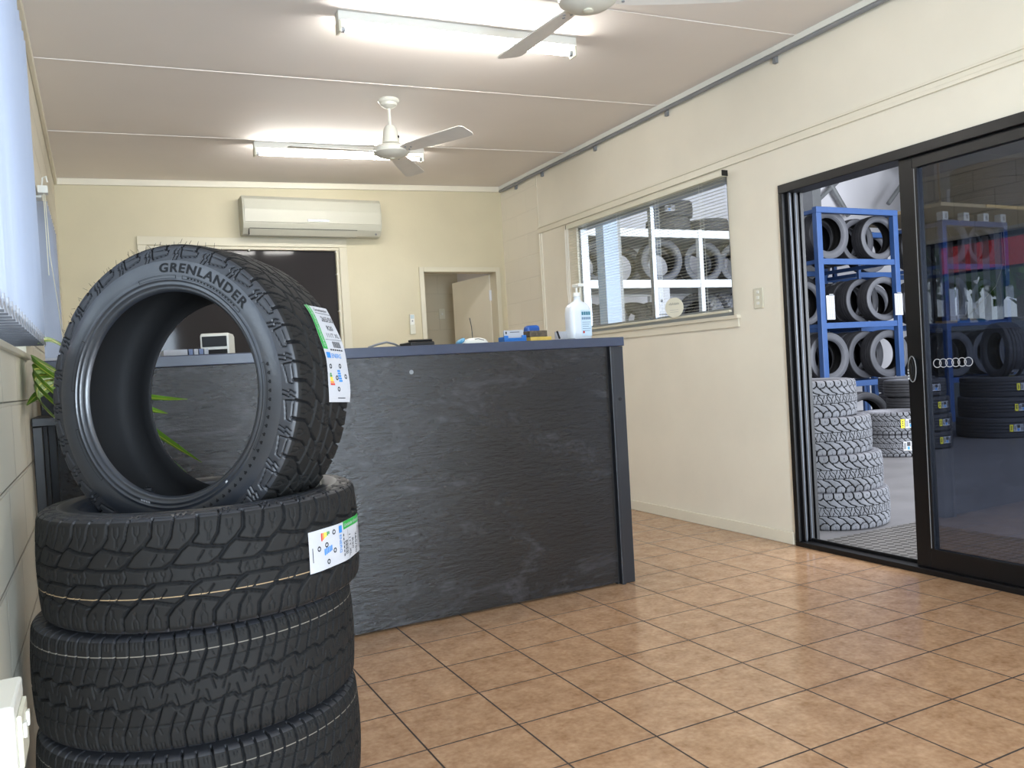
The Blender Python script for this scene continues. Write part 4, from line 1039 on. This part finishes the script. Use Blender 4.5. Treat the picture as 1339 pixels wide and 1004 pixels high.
# black tyre standing between that stack and the chunky leaning stack
def place(mesh, name, loc, axis, label, group=None, cat='tyre', spin=0.):
    t = thing(name, loc, label, cat, group)
    z = Vector(axis).normalized(); x = Vector((0, 0, 1)).cross(z).normalized(); y = z.cross(x)
    Mx = Matrix((x, y, z)).transposed() @ Matrix.Rotation(spin, 3, 'Z')
    t.rotation_euler = Mx.to_euler()
    for nm, m_ in zip(('tread', 'sidewall', 'sidewall', 'inner_liner'), mesh[:4]):
        o = bpy.data.objects.new(nm, m_); COL.objects.link(o); o.parent = t
    return t
# road tyre kinds for the racks
_, mR1 = make_tyre('road_tyre', (0, 0, 0), 'x', 'tyre', .305, .088, .036, P_road, 40., 47, 3, 64, .215, .078, .105, DM, n=72)
_, mR2 = make_tyre('road_tyre', (0, 0, 0), 'x', 'tyre', .330, .090, .040, P_road, 40., 51, 3, 64, .220, .080, .108, DM, n=72)
for r_ in [o for o in bpy.data.objects if o.get('label') == 'x']:
    for c_ in [o for o in bpy.data.objects if o.parent == r_]: bpy.data.objects.remove(c_)
    bpy.data.objects.remove(r_)
place(mR1, 'road_tyre', (7.06, 5.32, .305), (-.3, -1, 0), 'dark tyre standing on the floor between leaning stack and the dark stack')

# big black tyres on the workshop floor at the right
bx, by = 8.60, 4.72
nb = ['bottom wide black tyre of the big stack seen through the glass door', 'middle wide black tyre of the big stack seen through the glass door', 'upper wide black tyre of the big stack, under the upright one']
b0, mBig = make_tyre('wide_tyre', (bx, by, .116), nb[0], 'tyre', .425, .098, .044, P_road, 40., 66, 3, 64, .26, .085, .1155, DM, n=72)
for k in (1, 2):
    t = dup(b0, (bx+.02*k, by-.02*k, .116+.2325*k), (0, 0, .3*k), nb[k]); small_label(t, .425, vdir(bx, by)+.38-.3*k, 0, h=.08)
small_label(b0, .425, vdir(bx, by)+.30, 0, h=.08)
t = place(mR2, 'road_tyre', (8.66, 4.64, .99), (-.87, .5, 0), 'black tyre standing on top of the wide stack behind the glass door')
small_label(t, .33, math.radians(-68), 0, h=.07)

# ------------------------------------------------------------------ racks
YRK = 6.206
def rack(name, label, x0, x1, tiers, ztop, y0=YRK, dep=1.25, mt=M_rackblue, up=.09):
    r = thing(name, ((x0+x1)/2, y0+dep/2, 0), label, 'rack')
    for x in (x0, x1):
        for y in (y0, y0+dep): MB().box((x-up/2, y, 0), (x+up/2, y+up*.8, ztop)).build('upright', mt, r, bevel=.004)
    for z in tiers:
        for y in (y0, y0+dep): MB().box((x0+up/2, y+.01, z-.075), (x1-up/2, y+.055, z)).build('beam', mt, r, bevel=.003)
        for x in (x0, x1): MB().box((x-.03, y0+up*.8, z-.06), (x+.03, y0+dep, z-.01)).build('side_rail', mt, r, bevel=.003)
    for y in (y0, y0+dep): MB().box((x0-up/2, y-.003, ztop), (x1+up/2, y+.07, ztop+.075)).build('top_beam', mt, r, bevel=.003)
    for x in (x0, x1): MB().box((x-.03, y0+.07, ztop), (x+.03, y0+dep, ztop+.05)).build('side_rail', mt, r, bevel=.003)
    return r
rack('tyre_rack', 'blue steel tyre rack seen through the open doorway', 7.505, 8.93, (.69, 1.46, 2.285), 2.87)
rack('tyre_rack', 'blue steel tyre rack behind the glass door with timber board on top', 9.93, 11.31, (.62, 1.42, 2.23), 2.77)
TA = (-.05, -1, 0)
tiers = {'top': 2.285, 'middle': 1.46, 'lower': .69}
front = [('top', 7.80, mR2, 'left-hand tyre at the front of top shelf, rack in the open doorway'), ('top', 8.75, mR1, 'right-hand tyre at the front of top shelf, rack in the open doorway'),
         ('middle', 8.80, mR1, 'front tyre on the middle shelf of the rack in the open doorway'),
         ('lower', 7.70, mR2, 'left-hand front tyre on lowest shelf of the rack in the open doorway'), ('lower', 8.84, mR2, 'right-hand front tyre on lowest shelf of the rack in the open doorway')]
for tier, x, me_, lab in front:
    R0 = .305 if me_ is mR1 else .33
    t = place(me_, 'road_tyre', (x, 6.415, tiers[tier]+R0), (-.16 if x > 8.5 else -.10, -1, 0), lab)
    if tier == 'top' and x < 8.5:
        small_label(t, .305, math.radians(208), .02, h=.07, yel=False)
    if tier == 'lower' and x < 8.5:
        fn = patch_fn(.33, math.radians(165), 1, lambda c: -.02+c); mb = MB(); label_rect(mb, fn, 0, .16, 0, .05, .001); label_rect(mb, fn, .02, .06, 0, .05, .0016, 1); mb.build('size_label', [M_paper, M_inkred], t, local=True, fixn=False)
rows = [('top', 7.90, mR1), ('top', 8.62, mR1), ('middle', 8.66, mR1), ('middle', 7.86, mR1), ('lower', 7.83, mR1), ('lower', 8.68, mR2)]
for ri, (tier, x, me_) in enumerate(rows):
    R0 = .305 if me_ is mR1 else .33; x0 = x
    side = 'left' if x < 8.2 else 'right'
    for q, y in enumerate((6.67, 6.93, 7.19)):
        if tier == 'middle' and side == 'left' and q == 0: continue
        t = place(me_, 'road_tyre', (x0+.02*q, y, tiers[tier]+R0), TA, '%s black tyre behind the front on the %s shelf, %s side of the doorway rack' % (('first', 'second', 'third')[q], tier, side), 'tyres in the doorway rack')
        if q == 1 and tier == 'middle': small_label(t, R0, math.radians(95), .0, h=.07)
# rack behind the glass
tg = {'top': 2.23, 'middle': 1.42, 'lower': .62}
for tier, x, me_ in (('top', 10.25, mR2), ('top', 10.95, mR1), ('middle', 10.22, mR2), ('middle', 10.98, mR1), ('lower', 10.25, mR2), ('lower', 10.98, mR2)):
    R0 = .305 if me_ is mR1 else .33
    for q, y in enumerate((6.42, 6.70, 6.98)):
        place(me_, 'road_tyre', (x+.012*q, y, tg[tier]+R0), (-.12, -1, 0), '%s tyre on the %s shelf, %s side of the rack behind the glass door' % (('front', 'second-row', 'rear')[q], tier, 'left' if x < 10.6 else 'right'), 'tyres in the rack behind the glass')
# tyres standing in the gap between both racks, on a short third rack set further back
rack('tyre_rack', 'blue rack mostly hidden between two other racks, far back', 9.02, 9.80, (1.42, 2.2), 2.7, y0=6.9, dep=.6, up=.05)
for z_, lv in ((2.2, 'upper'), (1.42, 'lower')):
    place(mR1, 'road_tyre', (9.42, 7.1, z_+.305), (-.2, -1, 0), 'dark tyre on the %s shelf of the half hidden middle rack' % lv)

# a second pair of racks stands behind, so the shelves look full to the back
rack('tyre_rack', 'blue rack directly behind the doorway rack, seen between its shelves', 7.40, 9.35, (.69, 1.46, 2.1), 2.6, y0=7.62, dep=.72, up=.06)
for tier, z_ in (('lower', .69), ('middle', 1.46), ('top', 2.1)):
    for q, x in enumerate((7.77, 8.40, 9.02)):
        for k, y in enumerate((7.80, 8.06)):
            if tier == 'top' and k: continue
            place(mR1, 'road_tyre', (x, y, z_+.305), (-.06, -1, 0), '%s tyre of the %s row on the %s shelf of the rear rack' % (('left', 'centre', 'right')[q], ('front', 'back')[k], tier), 'tyres in the rear rack')
# price lists hanging on the uprights
def price_list(x, z, w, h, label, y=YRK-.012):
    p = thing('price_list', (x, y, z), label, 'price list', 'paper price lists on the racks')
    MB().box((x, y-.003, z), (x+w, y, z+h)).build('sheet', M_paper, p)
    mb = MB(); n_ = 12
    for q in range(n_+1): mb.box((x+.012, y-.0042, z+.015+q*(h-.04)/n_), (x+w-.012, y-.0036, z+.0175+q*(h-.04)/n_))
    for q in range(4): mb.box((x+.012+q*(w-.026)/3, y-.0042, z+.015), (x+.0145+q*(w-.026)/3, y-.0036, z+h-.025))
    mb.build('ruled_print', M_steel, p)
    mb = MB(); mb.box((x+w*.35, y-.008, z+h-.006), (x+w*.85, y-.0042, z+h+.018)); mb.build('clip', M_steel, p)
price_list(7.545, 1.50, .145, .31, 'white ruled price list on the left upright of the doorway rack')
price_list(8.82, 1.53, .155, .29, 'white ruled price list on the right upright of the doorway rack')
price_list(9.95, 1.42, .19, .45, 'tall white price list on the left upright of the rack behind glass')
price_list(11.22, 1.70, .19, .20, 'small white price list on the right upright of the rack behind glass')

# timber board with foam blocks and a huge tyre on top of the rack behind the glass
tb = thing('timber_board', (10.9, 6.6, 2.93), 'wide timber board lying across the top of the rack behind glass', 'board')
mb = MB(); mb.box((9.45, 5.9, 2.965), (12.6, 7.5, 3.015)); mb.build('board', M_timber, tb, bevel=.004)
mb = MB(); mb.box((10.4, 5.885, 2.975), (12.6, 5.90, 3.012)); mb.build('edge_strip', mat('yellow timber edge', (206, 170, 108), .6), tb)
for q, x in enumerate((9.96, 10.42, 10.86, 11.26)):
    t = thing('foam_block', (x, 6.24, 2.846), ('leftmost', 'second', 'third', 'rightmost')[q]+' pale block of the four under the timber board', 'block', 'pale blocks under the timber board')
    MB().box((x-.06, 6.20, 2.8455), (x+.06, 6.30, 2.9645)).build('block_body', M_white, t, bevel=.006)
    mb = MB(); mb.box((x-.012, 6.196, 2.87), (x+.022, 6.2, 2.93)); mb.build('slot', M_steel, t)
bt, _ = make_tyre('truck_tyre', (11.75, 6.65, 3.145), 'huge dark tyre lying on the timber board behind the glass door', 'tyre', .60, .11, .05, P_road, 60., 60, 3, 48, .33, .10, .13, DM, n=72)
dup(bt, (11.78, 6.66, 3.405), (0, 0, .3), 'huge dark tyre on top of the other one on the timber board')
dup(bt, (11.76, 6.64, 3.665), (0, 0, .6), 'huge dark tyre topmost of three on the timber board')

# ------------------------------------------------------------------ second rack, seen through the internal window
M_beam = M_galv
r2 = thing('pale_rack', (5.2, YRK+.4, 0), 'pale steel shelving full of tyres seen through the internal window', 'rack')
for z in (1.975, 2.55): MB().box((3.4, YRK, z-.045), (5.54, YRK+.05, z+.045)).build('beam', M_beam, r2, bevel=.003); MB().box((5.60, YRK, z-.045), (6.9, YRK+.05, z+.045)).build('beam', M_beam, r2, bevel=.003); MB().box((3.9, YRK+1.0, z-.045), (6.9, YRK+1.05, z+.045)).build('beam', M_beam, r2, bevel=.003)
for x in (4.28, 5.57, 6.93): MB().box((x-.028, YRK-.005, 0 if x != 5.57 else 0), (x+.028, YRK+.055, 2.6)).build('upright', M_beam, r2, bevel=.003); MB().box((x-.028, YRK+1.0, 0), (x+.028, YRK+1.055, 2.6)).build('upright', M_beam, r2, bevel=.003)
for z in (1.975, 2.55): MB().box((3.9, YRK+.05, z-.02), (6.9, YRK+1.0, z+.03)).build('shelf_deck', M_steel, r2)
tt = [(4.75, 'standing tyre on the pale shelf left of the window mullion', (-.3, -1, 0)), (5.14, 'ring-shaped tyre centred behind the window mullion on the pale shelf', (-.2, -1, 0))]
for (x, y, lab) in ((4.40, 6.55, 'leftmost tyre on the upper pale shelf, behind the window'), (5.13, 6.50, 'tyre facing the window on the upper pale shelf, left of the pale upright'), (5.95, 6.6, 'tyre on the upper pale shelf, right of the pale upright')):
    place(mR1 if x > 5.5 else mR1, 'road_tyre', (x, y, 2.005+.27 if False else 2.005+.305), (-.25, -1, 0), lab) if False else None
# tyres stand on the lower deck and reach up between the beams
_, mR0 = make_tyre('compact_tyre', (4.4, 6.60, 2.005+.265), 'leftmost tyre on the pale shelf behind the internal window', 'tyre', .265, .080, .034, P_slim, 40., 41, 3, 56, .175, .07, .096, DM, n=64)
o_ = [o for o in bpy.data.objects if o.get('label') == 'leftmost tyre on the pale shelf behind the internal window'][0]; o_.rotation_euler = (PI/2, 0, -.2)
for (x, y, lab) in ((5.18, 6.50, 'tyre with a pale ring right behind the internal window mullion'), (5.9, 6.62, 'tyre right of the pale upright behind the internal window'), (6.45, 6.62, 'rightmost tyre on the pale shelf behind the internal window')):
    place(mR0, 'compact_tyre', (x, y, 2.005+.265), (-.25, -1, 0), lab)
for k, (x, lab) in enumerate(((5.38, 'lower black tyre lying flat on top of the pale shelving'), (5.42, 'upper black tyre with a white tag lying on top of the pale shelving'))):
    t = thing('compact_tyre', (x, 6.55, 2.58+.097+.194*k), lab, 'tyre')
    for nm, m_ in zip(('tread', 'sidewall', 'sidewall', 'inner_liner'), mR0[:4]):
        o = bpy.data.objects.new(nm, m_); COL.objects.link(o); o.parent = t
    if k: small_label(t, .265, vdir(x, 6.5)-.2, 0, h=.07, yel=False)
t = thing('compact_tyre', (5.96, 6.55, 2.58+.097), 'black tyre lying flat on the pale shelving, right of the stacked pair', 'tyre')
for nm, m_ in zip(('tread', 'sidewall', 'sidewall', 'inner_liner'), mR0[:4]):
    o = bpy.data.objects.new(nm, m_); COL.objects.link(o); o.parent = t
# tyres below the deck
for k, (x, y, lab) in enumerate(((4.25, 6.6, 'tyre under the pale shelf, far left behind the internal window'), (4.62, 6.55, 'second tyre from left under the pale shelf'), )):
    place(mR0, 'compact_tyre', (x, y, 1.62), (-1, -.3, 0), lab) if False else None
# lower shelf with bluish tyres standing tread-on
MB().box((3.9, YRK, 1.23), (6.9, YRK+1.0, 1.275)).build('shelf_deck', M_steel, r2)
for k, (x, lab) in enumerate(((4.2, 'leftmost grey tyre on the lower pale shelf'), (4.5, 'second grey tyre from left on the lower pale shelf'), (5.85, 'grey tyre on the lower pale shelf, just right of the upright'), (6.12, 'second grey tyre right of the upright on the lower pale shelf'), (6.39, 'third grey tyre right of the upright on the lower pale shelf'))):
    t = place(mC2 if x > 5 else mR0, 'compact_tyre' if x < 5 else 'chunky_tyre', (x, 6.62, 1.275+(.315 if x > 5 else .265)), (-1, -.15, 0), lab)
nb_ = thing('notice_sheet', (4.95, YRK-.02, 1.56), 'white notice sheet hanging under the pale shelf behind internal window', 'notice')
MB().box((4.84, YRK-.02, 1.58), (5.07, YRK-.012, 1.925)).build('sheet', M_paper, nb_); mb = MB(); mb.cyl((4.95, YRK-.024, 1.78), (4.95, YRK-.02, 1.78), .016, 14); mb.box((4.88, YRK-.023, 1.62), (5.03, YRK-.02, 1.63)); mb.build('print', M_ink, nb_)
# rows of tyres behind, filling the pale shelves
for (z_, lv) in ((2.005+.265, 'upper'), (1.275+.265, 'lower')):
    for q, x in enumerate((3.9, 4.46, 5.02, 5.58, 6.14, 6.66)):
        place(mR0, 'compact_tyre', (x+(.1 if lv == 'lower' and q < 5 else 0), 7.06, z_), (-.15, -1, 0), 'dark tyre in the rear row of the %s pale shelf' % lv, 'rear row tyres on the pale shelving')
for q, x in enumerate((4.85, 5.15)):
    place(mR0, 'compact_tyre', (x, 6.62, 1.275+.265), (-1, -.15, 0), ('dark tyre on the lower pale shelf, left of the hanging notice', 'dark tyre on the lower pale shelf behind the hanging notice')[q])
# column outside the window
pc = thing('steel_column', (3.45, 4.95, 0), 'pale blue-grey steel column outside the internal window', 'column')
mb = MB(); mb.box((3.38, 4.93, 0), (3.54, 5.06, 4.6)); mb.build('shaft', mat('pale blue steel', (150, 166, 186), .5), pc, bevel=.004)
mb = MB(); mb.box((3.555, 5.05, 0), (3.65, 5.09, 4.6)); mb.build('downpipe', M_steel, pc)
bc = thing('parts_cabinet', (3.15, 5.6, 0), 'dark grey cabinet at the left end of the internal window view', 'cabinet')
mb = MB(); mb.box((2.95, 5.45, 0), (3.35, 5.9, 2.45)); mb.build('case', mat('dark grey cabinet', (74, 78, 84), .5), bc, bevel=.005)
mb = MB(); mb.box((2.97, 5.437, .05), (3.33, 5.449, 2.40)); dr_ = mb.build('door', mat('grey cabinet door', (92, 96, 104), .45), bc, bevel=.003)
mb = MB(); mb.box((3.30, 5.425, 1.1), (3.315, 5.437, 1.25)); mb.build('handle', M_grey_al, dr_)

# ------------------------------------------------------------------ workshop shell
mb = MB(); mb.box((XR+.1, YW1, 0), (XW, YW1+.15, 4.8)); struct('wall_workshop_back', mb, M_wkwall)
mb = MB(); wall_grid(mb, XW, [YW0, YW1+.15], [0, 4.8], [(YW0+.5, 1.0, 0, 3.6), (2.0, 8.35, 3.5, 3.86)], .15, 0); struct('wall_workshop_side', mb, mat('grey green wall sheeting', (150, 156, 156), .7, var=.05, vscale=1))
mb = MB(); mb.box((XR+.1, YW0-.15, 4.6), (XW+.15, YW1+.15, 4.8)); struct('ceiling_workshop', mb, M_wkdark)
mb = MB(); wall_grid(mb, YW0-.15, [XR+.1, XW], [0, 4.6], [(3.6, 7.4, 0, 3.7), (8.0, 12.4, 0, 3.7)], .15, 1); struct('wall_workshop_front', mb, M_wkwall)
mb = MB(); mb.box((XR+.1, YW0, 3.05), (XR+.2, YW1, 4.6)); mb.box((XR+.1, YB+.2, 0), (XR+.2, YW1, 3.05)); struct('wall_workshop_left', mb, M_wkwall)
sk = thing('translucent_sheeting', (XW, 5.2, 3.5), 'strip of pale ribbed sheeting high on the far workshop wall', 'panel')
mb = MB(); y = 2.0; pr = []
while y < 8.34:
    pr += [(y, 0), (y+.16, 0), (y+.19, .045), (y+.23, .045), (y+.26, 0)]; y += .29
vs = []; 
for (yy, d_) in pr: vs += [(XW+.02-d_, min(yy, 8.35), 3.5), (XW+.02-d_, min(yy, 8.35), 3.86)]
mb.add(vs, [(2*i, 2*i+2, 2*i+3, 2*i+1) for i in range(len(pr)-1)])
mb.build('ribbed_sheet', mat('translucent sheeting', (160, 166, 170), .5), sk, fixn=False)
sp = thing('portal_frame', (10.25, 8.9, 0), 'grey steel portal frame with diagonal braces on the back workshop wall', 'steel frame')
MB().box((10.16, 8.75, 0), (10.36, 8.97, 4.6)).build('column', M_steel, sp, bevel=.005)
MB().tube([(10.45, 8.88, 4.35), (11.15, 8.88, 3.45)], .045, 8).build('brace', M_steel, sp)
MB().tube([(10.30, 8.88, 3.6), (11.6, 8.88, 4.5)], .035, 8).build('brace', M_steel, sp)
sp = thing('roof_post', (12.5, 8.2, 0), 'grey steel post with braces in the far corner behind the glass', 'post')
MB().box((12.40, 8.1, 0), (12.56, 8.25, 4.6)).build('shaft', M_steel, sp, bevel=.005)
MB().tube([(12.4, 8.3, 4.45), (11.7, 8.5, 3.6)], .04, 8).build('brace', M_steel, sp)
MB().tube([(12.4, 8.35, 4.3), (11.4, 8.6, 4.4)], .04, 8).build('brace', M_steel, sp)
rp = thing('rope', (11.6, 7.6, 3.02), 'thin tan rope hanging down to the timber board', 'rope')
MB().tube([(11.52, 7.4, 4.59), (11.525, 7.4, 3.7), (11.55, 7.38, 3.02)], .012, 8).build('strand', mat('tan rope', (170, 130, 84), .8), rp)
# tread plate ramp outside the door
def plate_mat():
    m, nt, out = new_mat('steel tread plate'); b = nt.nodes.new('ShaderNodeBsdfPrincipled'); b.inputs['Base Color'].default_value = (*lin((126, 122, 118)), 1); b.inputs['Metallic'].default_value = .55; b.inputs['Roughness'].default_value = .42
    tc = nt.nodes.new('ShaderNodeTexCoord'); mp = nt.nodes.new('ShaderNodeMapping'); mp.inputs['Rotation'].default_value = (0, 0, PI/4)
    nt.links.new(tc.outputs['Object'], mp.inputs[0]); ck = nt.nodes.new('ShaderNodeTexChecker'); ck.inputs['Scale'].default_value = 26; nt.links.new(mp.outputs[0], ck.inputs[0])
    w1_ = nt.nodes.new('ShaderNodeTexWave'); w1_.inputs['Scale'].default_value = 18; w1_.inputs['Distortion'].default_value = 1; nt.links.new(mp.outputs[0], w1_.inputs[0])
    mul = nt.nodes.new('ShaderNodeMath'); mul.operation = 'MULTIPLY'; nt.links.new(ck.outputs['Fac'], mul.inputs[0]); nt.links.new(w1_.outputs['Fac'], mul.inputs[1])
    bp = nt.nodes.new('ShaderNodeBump'); bp.inputs['Strength'].default_value = .9; bp.inputs['Distance'].default_value = .006; nt.links.new(ck.outputs['Fac'], bp.inputs['Height']); nt.links.new(bp.outputs[0], b.inputs['Normal'])
    r = nt.nodes.new('ShaderNodeValToRGB'); r.color_ramp.elements[0].color = (*lin((88, 84, 80)), 1); r.color_ramp.elements[1].color = (*lin((136, 132, 128)), 1); nt.links.new(ck.outputs['Fac'], r.inputs[0]); nt.links.new(r.outputs[0], b.inputs['Base Color'])
    nt.links.new(b.outputs[0], out.inputs[0]); return m
tp = thing('tread_plate', (3.3, 1.2, 0), 'chequered steel tread plate on the workshop floor outside sliding door', 'plate')
mb = MB(); mb.box((XR+.12, .2, 0), (3.715, 2.10, .008)); mb.build('plate_body', plate_mat(), tp, bevel=.003)

# ------------------------------------------------------------------ outside, seen only as a reflection in the glass door
M_grd = mat('pale asphalt', (120, 118, 116), .9, var=.1, vscale=1)
mb = MB(); mb.box((-40, -30, -.3), (XL-.18, 40, -.15)); mb.box((XL-.18, -40, -.3), (40, YW0-.15, -.15)); struct('ground', mb, M_grd)
aw = thing('shop_awning', (-4.3, 5.2, 0), 'red-edged awning across the yard, reflected in the glass door', 'awning')
MB().box((-4.05, 2.2, 2.02), (-4.0, 6.0, 2.40)).build('valance', mat('red fascia', (196, 34, 44), .5), aw)
MB().box((-6.0, 2.2, 2.40), (-4.0, 6.0, 2.5)).build('roof', M_dark, aw)
for y in (2.4, 5.8): MB().box((-4.12, y-.04, -.15), (-4.06, y+.04, 2.4)).build('post', M_steel, aw)
M_bark = mat('bark', (90, 74, 58), .9)
for k, (x, y, h, s) in enumerate(((-12, 11.5, 5.5, 1), (-10, 8.5, 4.6, 2), (-13, 15.5, 6, 3))):
    t = thing('tree', (x, y, -.15), ('tallish green tree beyond the awning, nearest the wall line', 'smaller green tree right beyond the red awning', 'far green tree at the back of the yard')[k], 'tree')
    MB().tube([(x, y, -.15), (x+.1, y, h*.4), (x, y+.1, h*.8)], [.16, .12, .05], 8).build('trunk', M_bark, t)
    rg = random.Random(s); mb = MB()
    for q in range(500):
        a, b, rad = rg.uniform(0, 2*PI), rg.uniform(-1, 1), h*.3*rg.random()**.4
        c = Vector((x+rad*math.cos(a)*math.sqrt(1-b*b), y+rad*math.sin(a)*math.sqrt(1-b*b), h*.68+rad*b)); u = Vector((rg.gauss(0, 1), rg.gauss(0, 1), rg.gauss(0, 1))).normalized()*.2; w = u.orthogonal().normalized()*.12
        mb.add([c-u, c+w, c+u, c-w], [(0, 1, 2, 3)])
    mb.build('crown', mat('foliage green', (84, 120, 52), .7, var=.3, vscale=2), t, fixn=False)

# ------------------------------------------------------------------ light
W = bpy.data.worlds.new('World'); SC.world = W; W.use_nodes = True
bg = W.node_tree.nodes['Background']; bg.inputs[0].default_value = (.80, .90, 1.0, 1); bg.inputs[1].default_value = 2.6
def area(name, loc, to, sx, sy, power, col=(1, 1, 1)):
    L = bpy.data.lights.new(name, 'AREA'); L.shape = 'RECTANGLE'; L.size = sx; L.size_y = sy; L.energy = power; L.color = col
    o = bpy.data.objects.new(name, L); COL.objects.link(o); o.location = loc
    o.rotation_euler = (Vector(to)-Vector(loc)).to_track_quat('-Z', 'Y').to_euler(); return o
area('daylight_left_window', (-1.75, -.25, 1.9), (0, -.25, 1.6), 1.2, 3.6, 85, (.80, .9, 1))
area('daylight_shop_window', (-.16, -3.55, 1.15), (.35, 0, 1.45), 1.55, 2.1, 350, (.76, .87, 1))
area('workshop_fill', (7.5, 2.0, 4.5), (7.5, 2.2, 0), 8, 5, 520, (.93, .95, 1))  # unseen overhead lamp added to brighten the workshop; the roof is solid
area('workshop_door_daylight', (7.5, -4.9, 1.9), (7.0, 4, 1.2), 8, 3.4, 1500, (.86, .92, 1))
area('corridor_lamp', (1.6, 6.3, 2.5), (1.7, 6.3, 0), .4, .4, 4, (1, .95, .85))

# ------------------------------------------------------------------ camera
cam = bpy.data.cameras.new('camera'); co = bpy.data.objects.new('camera', cam); COL.objects.link(co)
r_ = Vector((.89184896, -.44865038, -.05760436)); u_ = Vector((.06021562, -.00845766, .99814956)); w_ = Vector((.44830738, .89366734, -.0194728))
co.matrix_world = Matrix(((r_.x, u_.x, -w_.x, -.80939831), (r_.y, u_.y, -w_.y, -1.39614791), (r_.z, u_.z, -w_.z, 1.117893), (0, 0, 0, 1)))
cam.sensor_width = 36; cam.sensor_fit = 'HORIZONTAL'; cam.lens = 1077.7*36/1339; cam.clip_start = .05; cam.clip_end = 200
SC.camera = co
SC.view_settings.view_transform = 'Standard'; SC.view_settings.look = 'None'; SC.view_settings.exposure = .25; SC.view_settings.gamma = 1
SC.cycles.use_denoising = True; SC.cycles.max_bounces = 8; SC.cycles.transparent_max_bounces = 16; SC.cycles.sample_clamp_indirect = 4
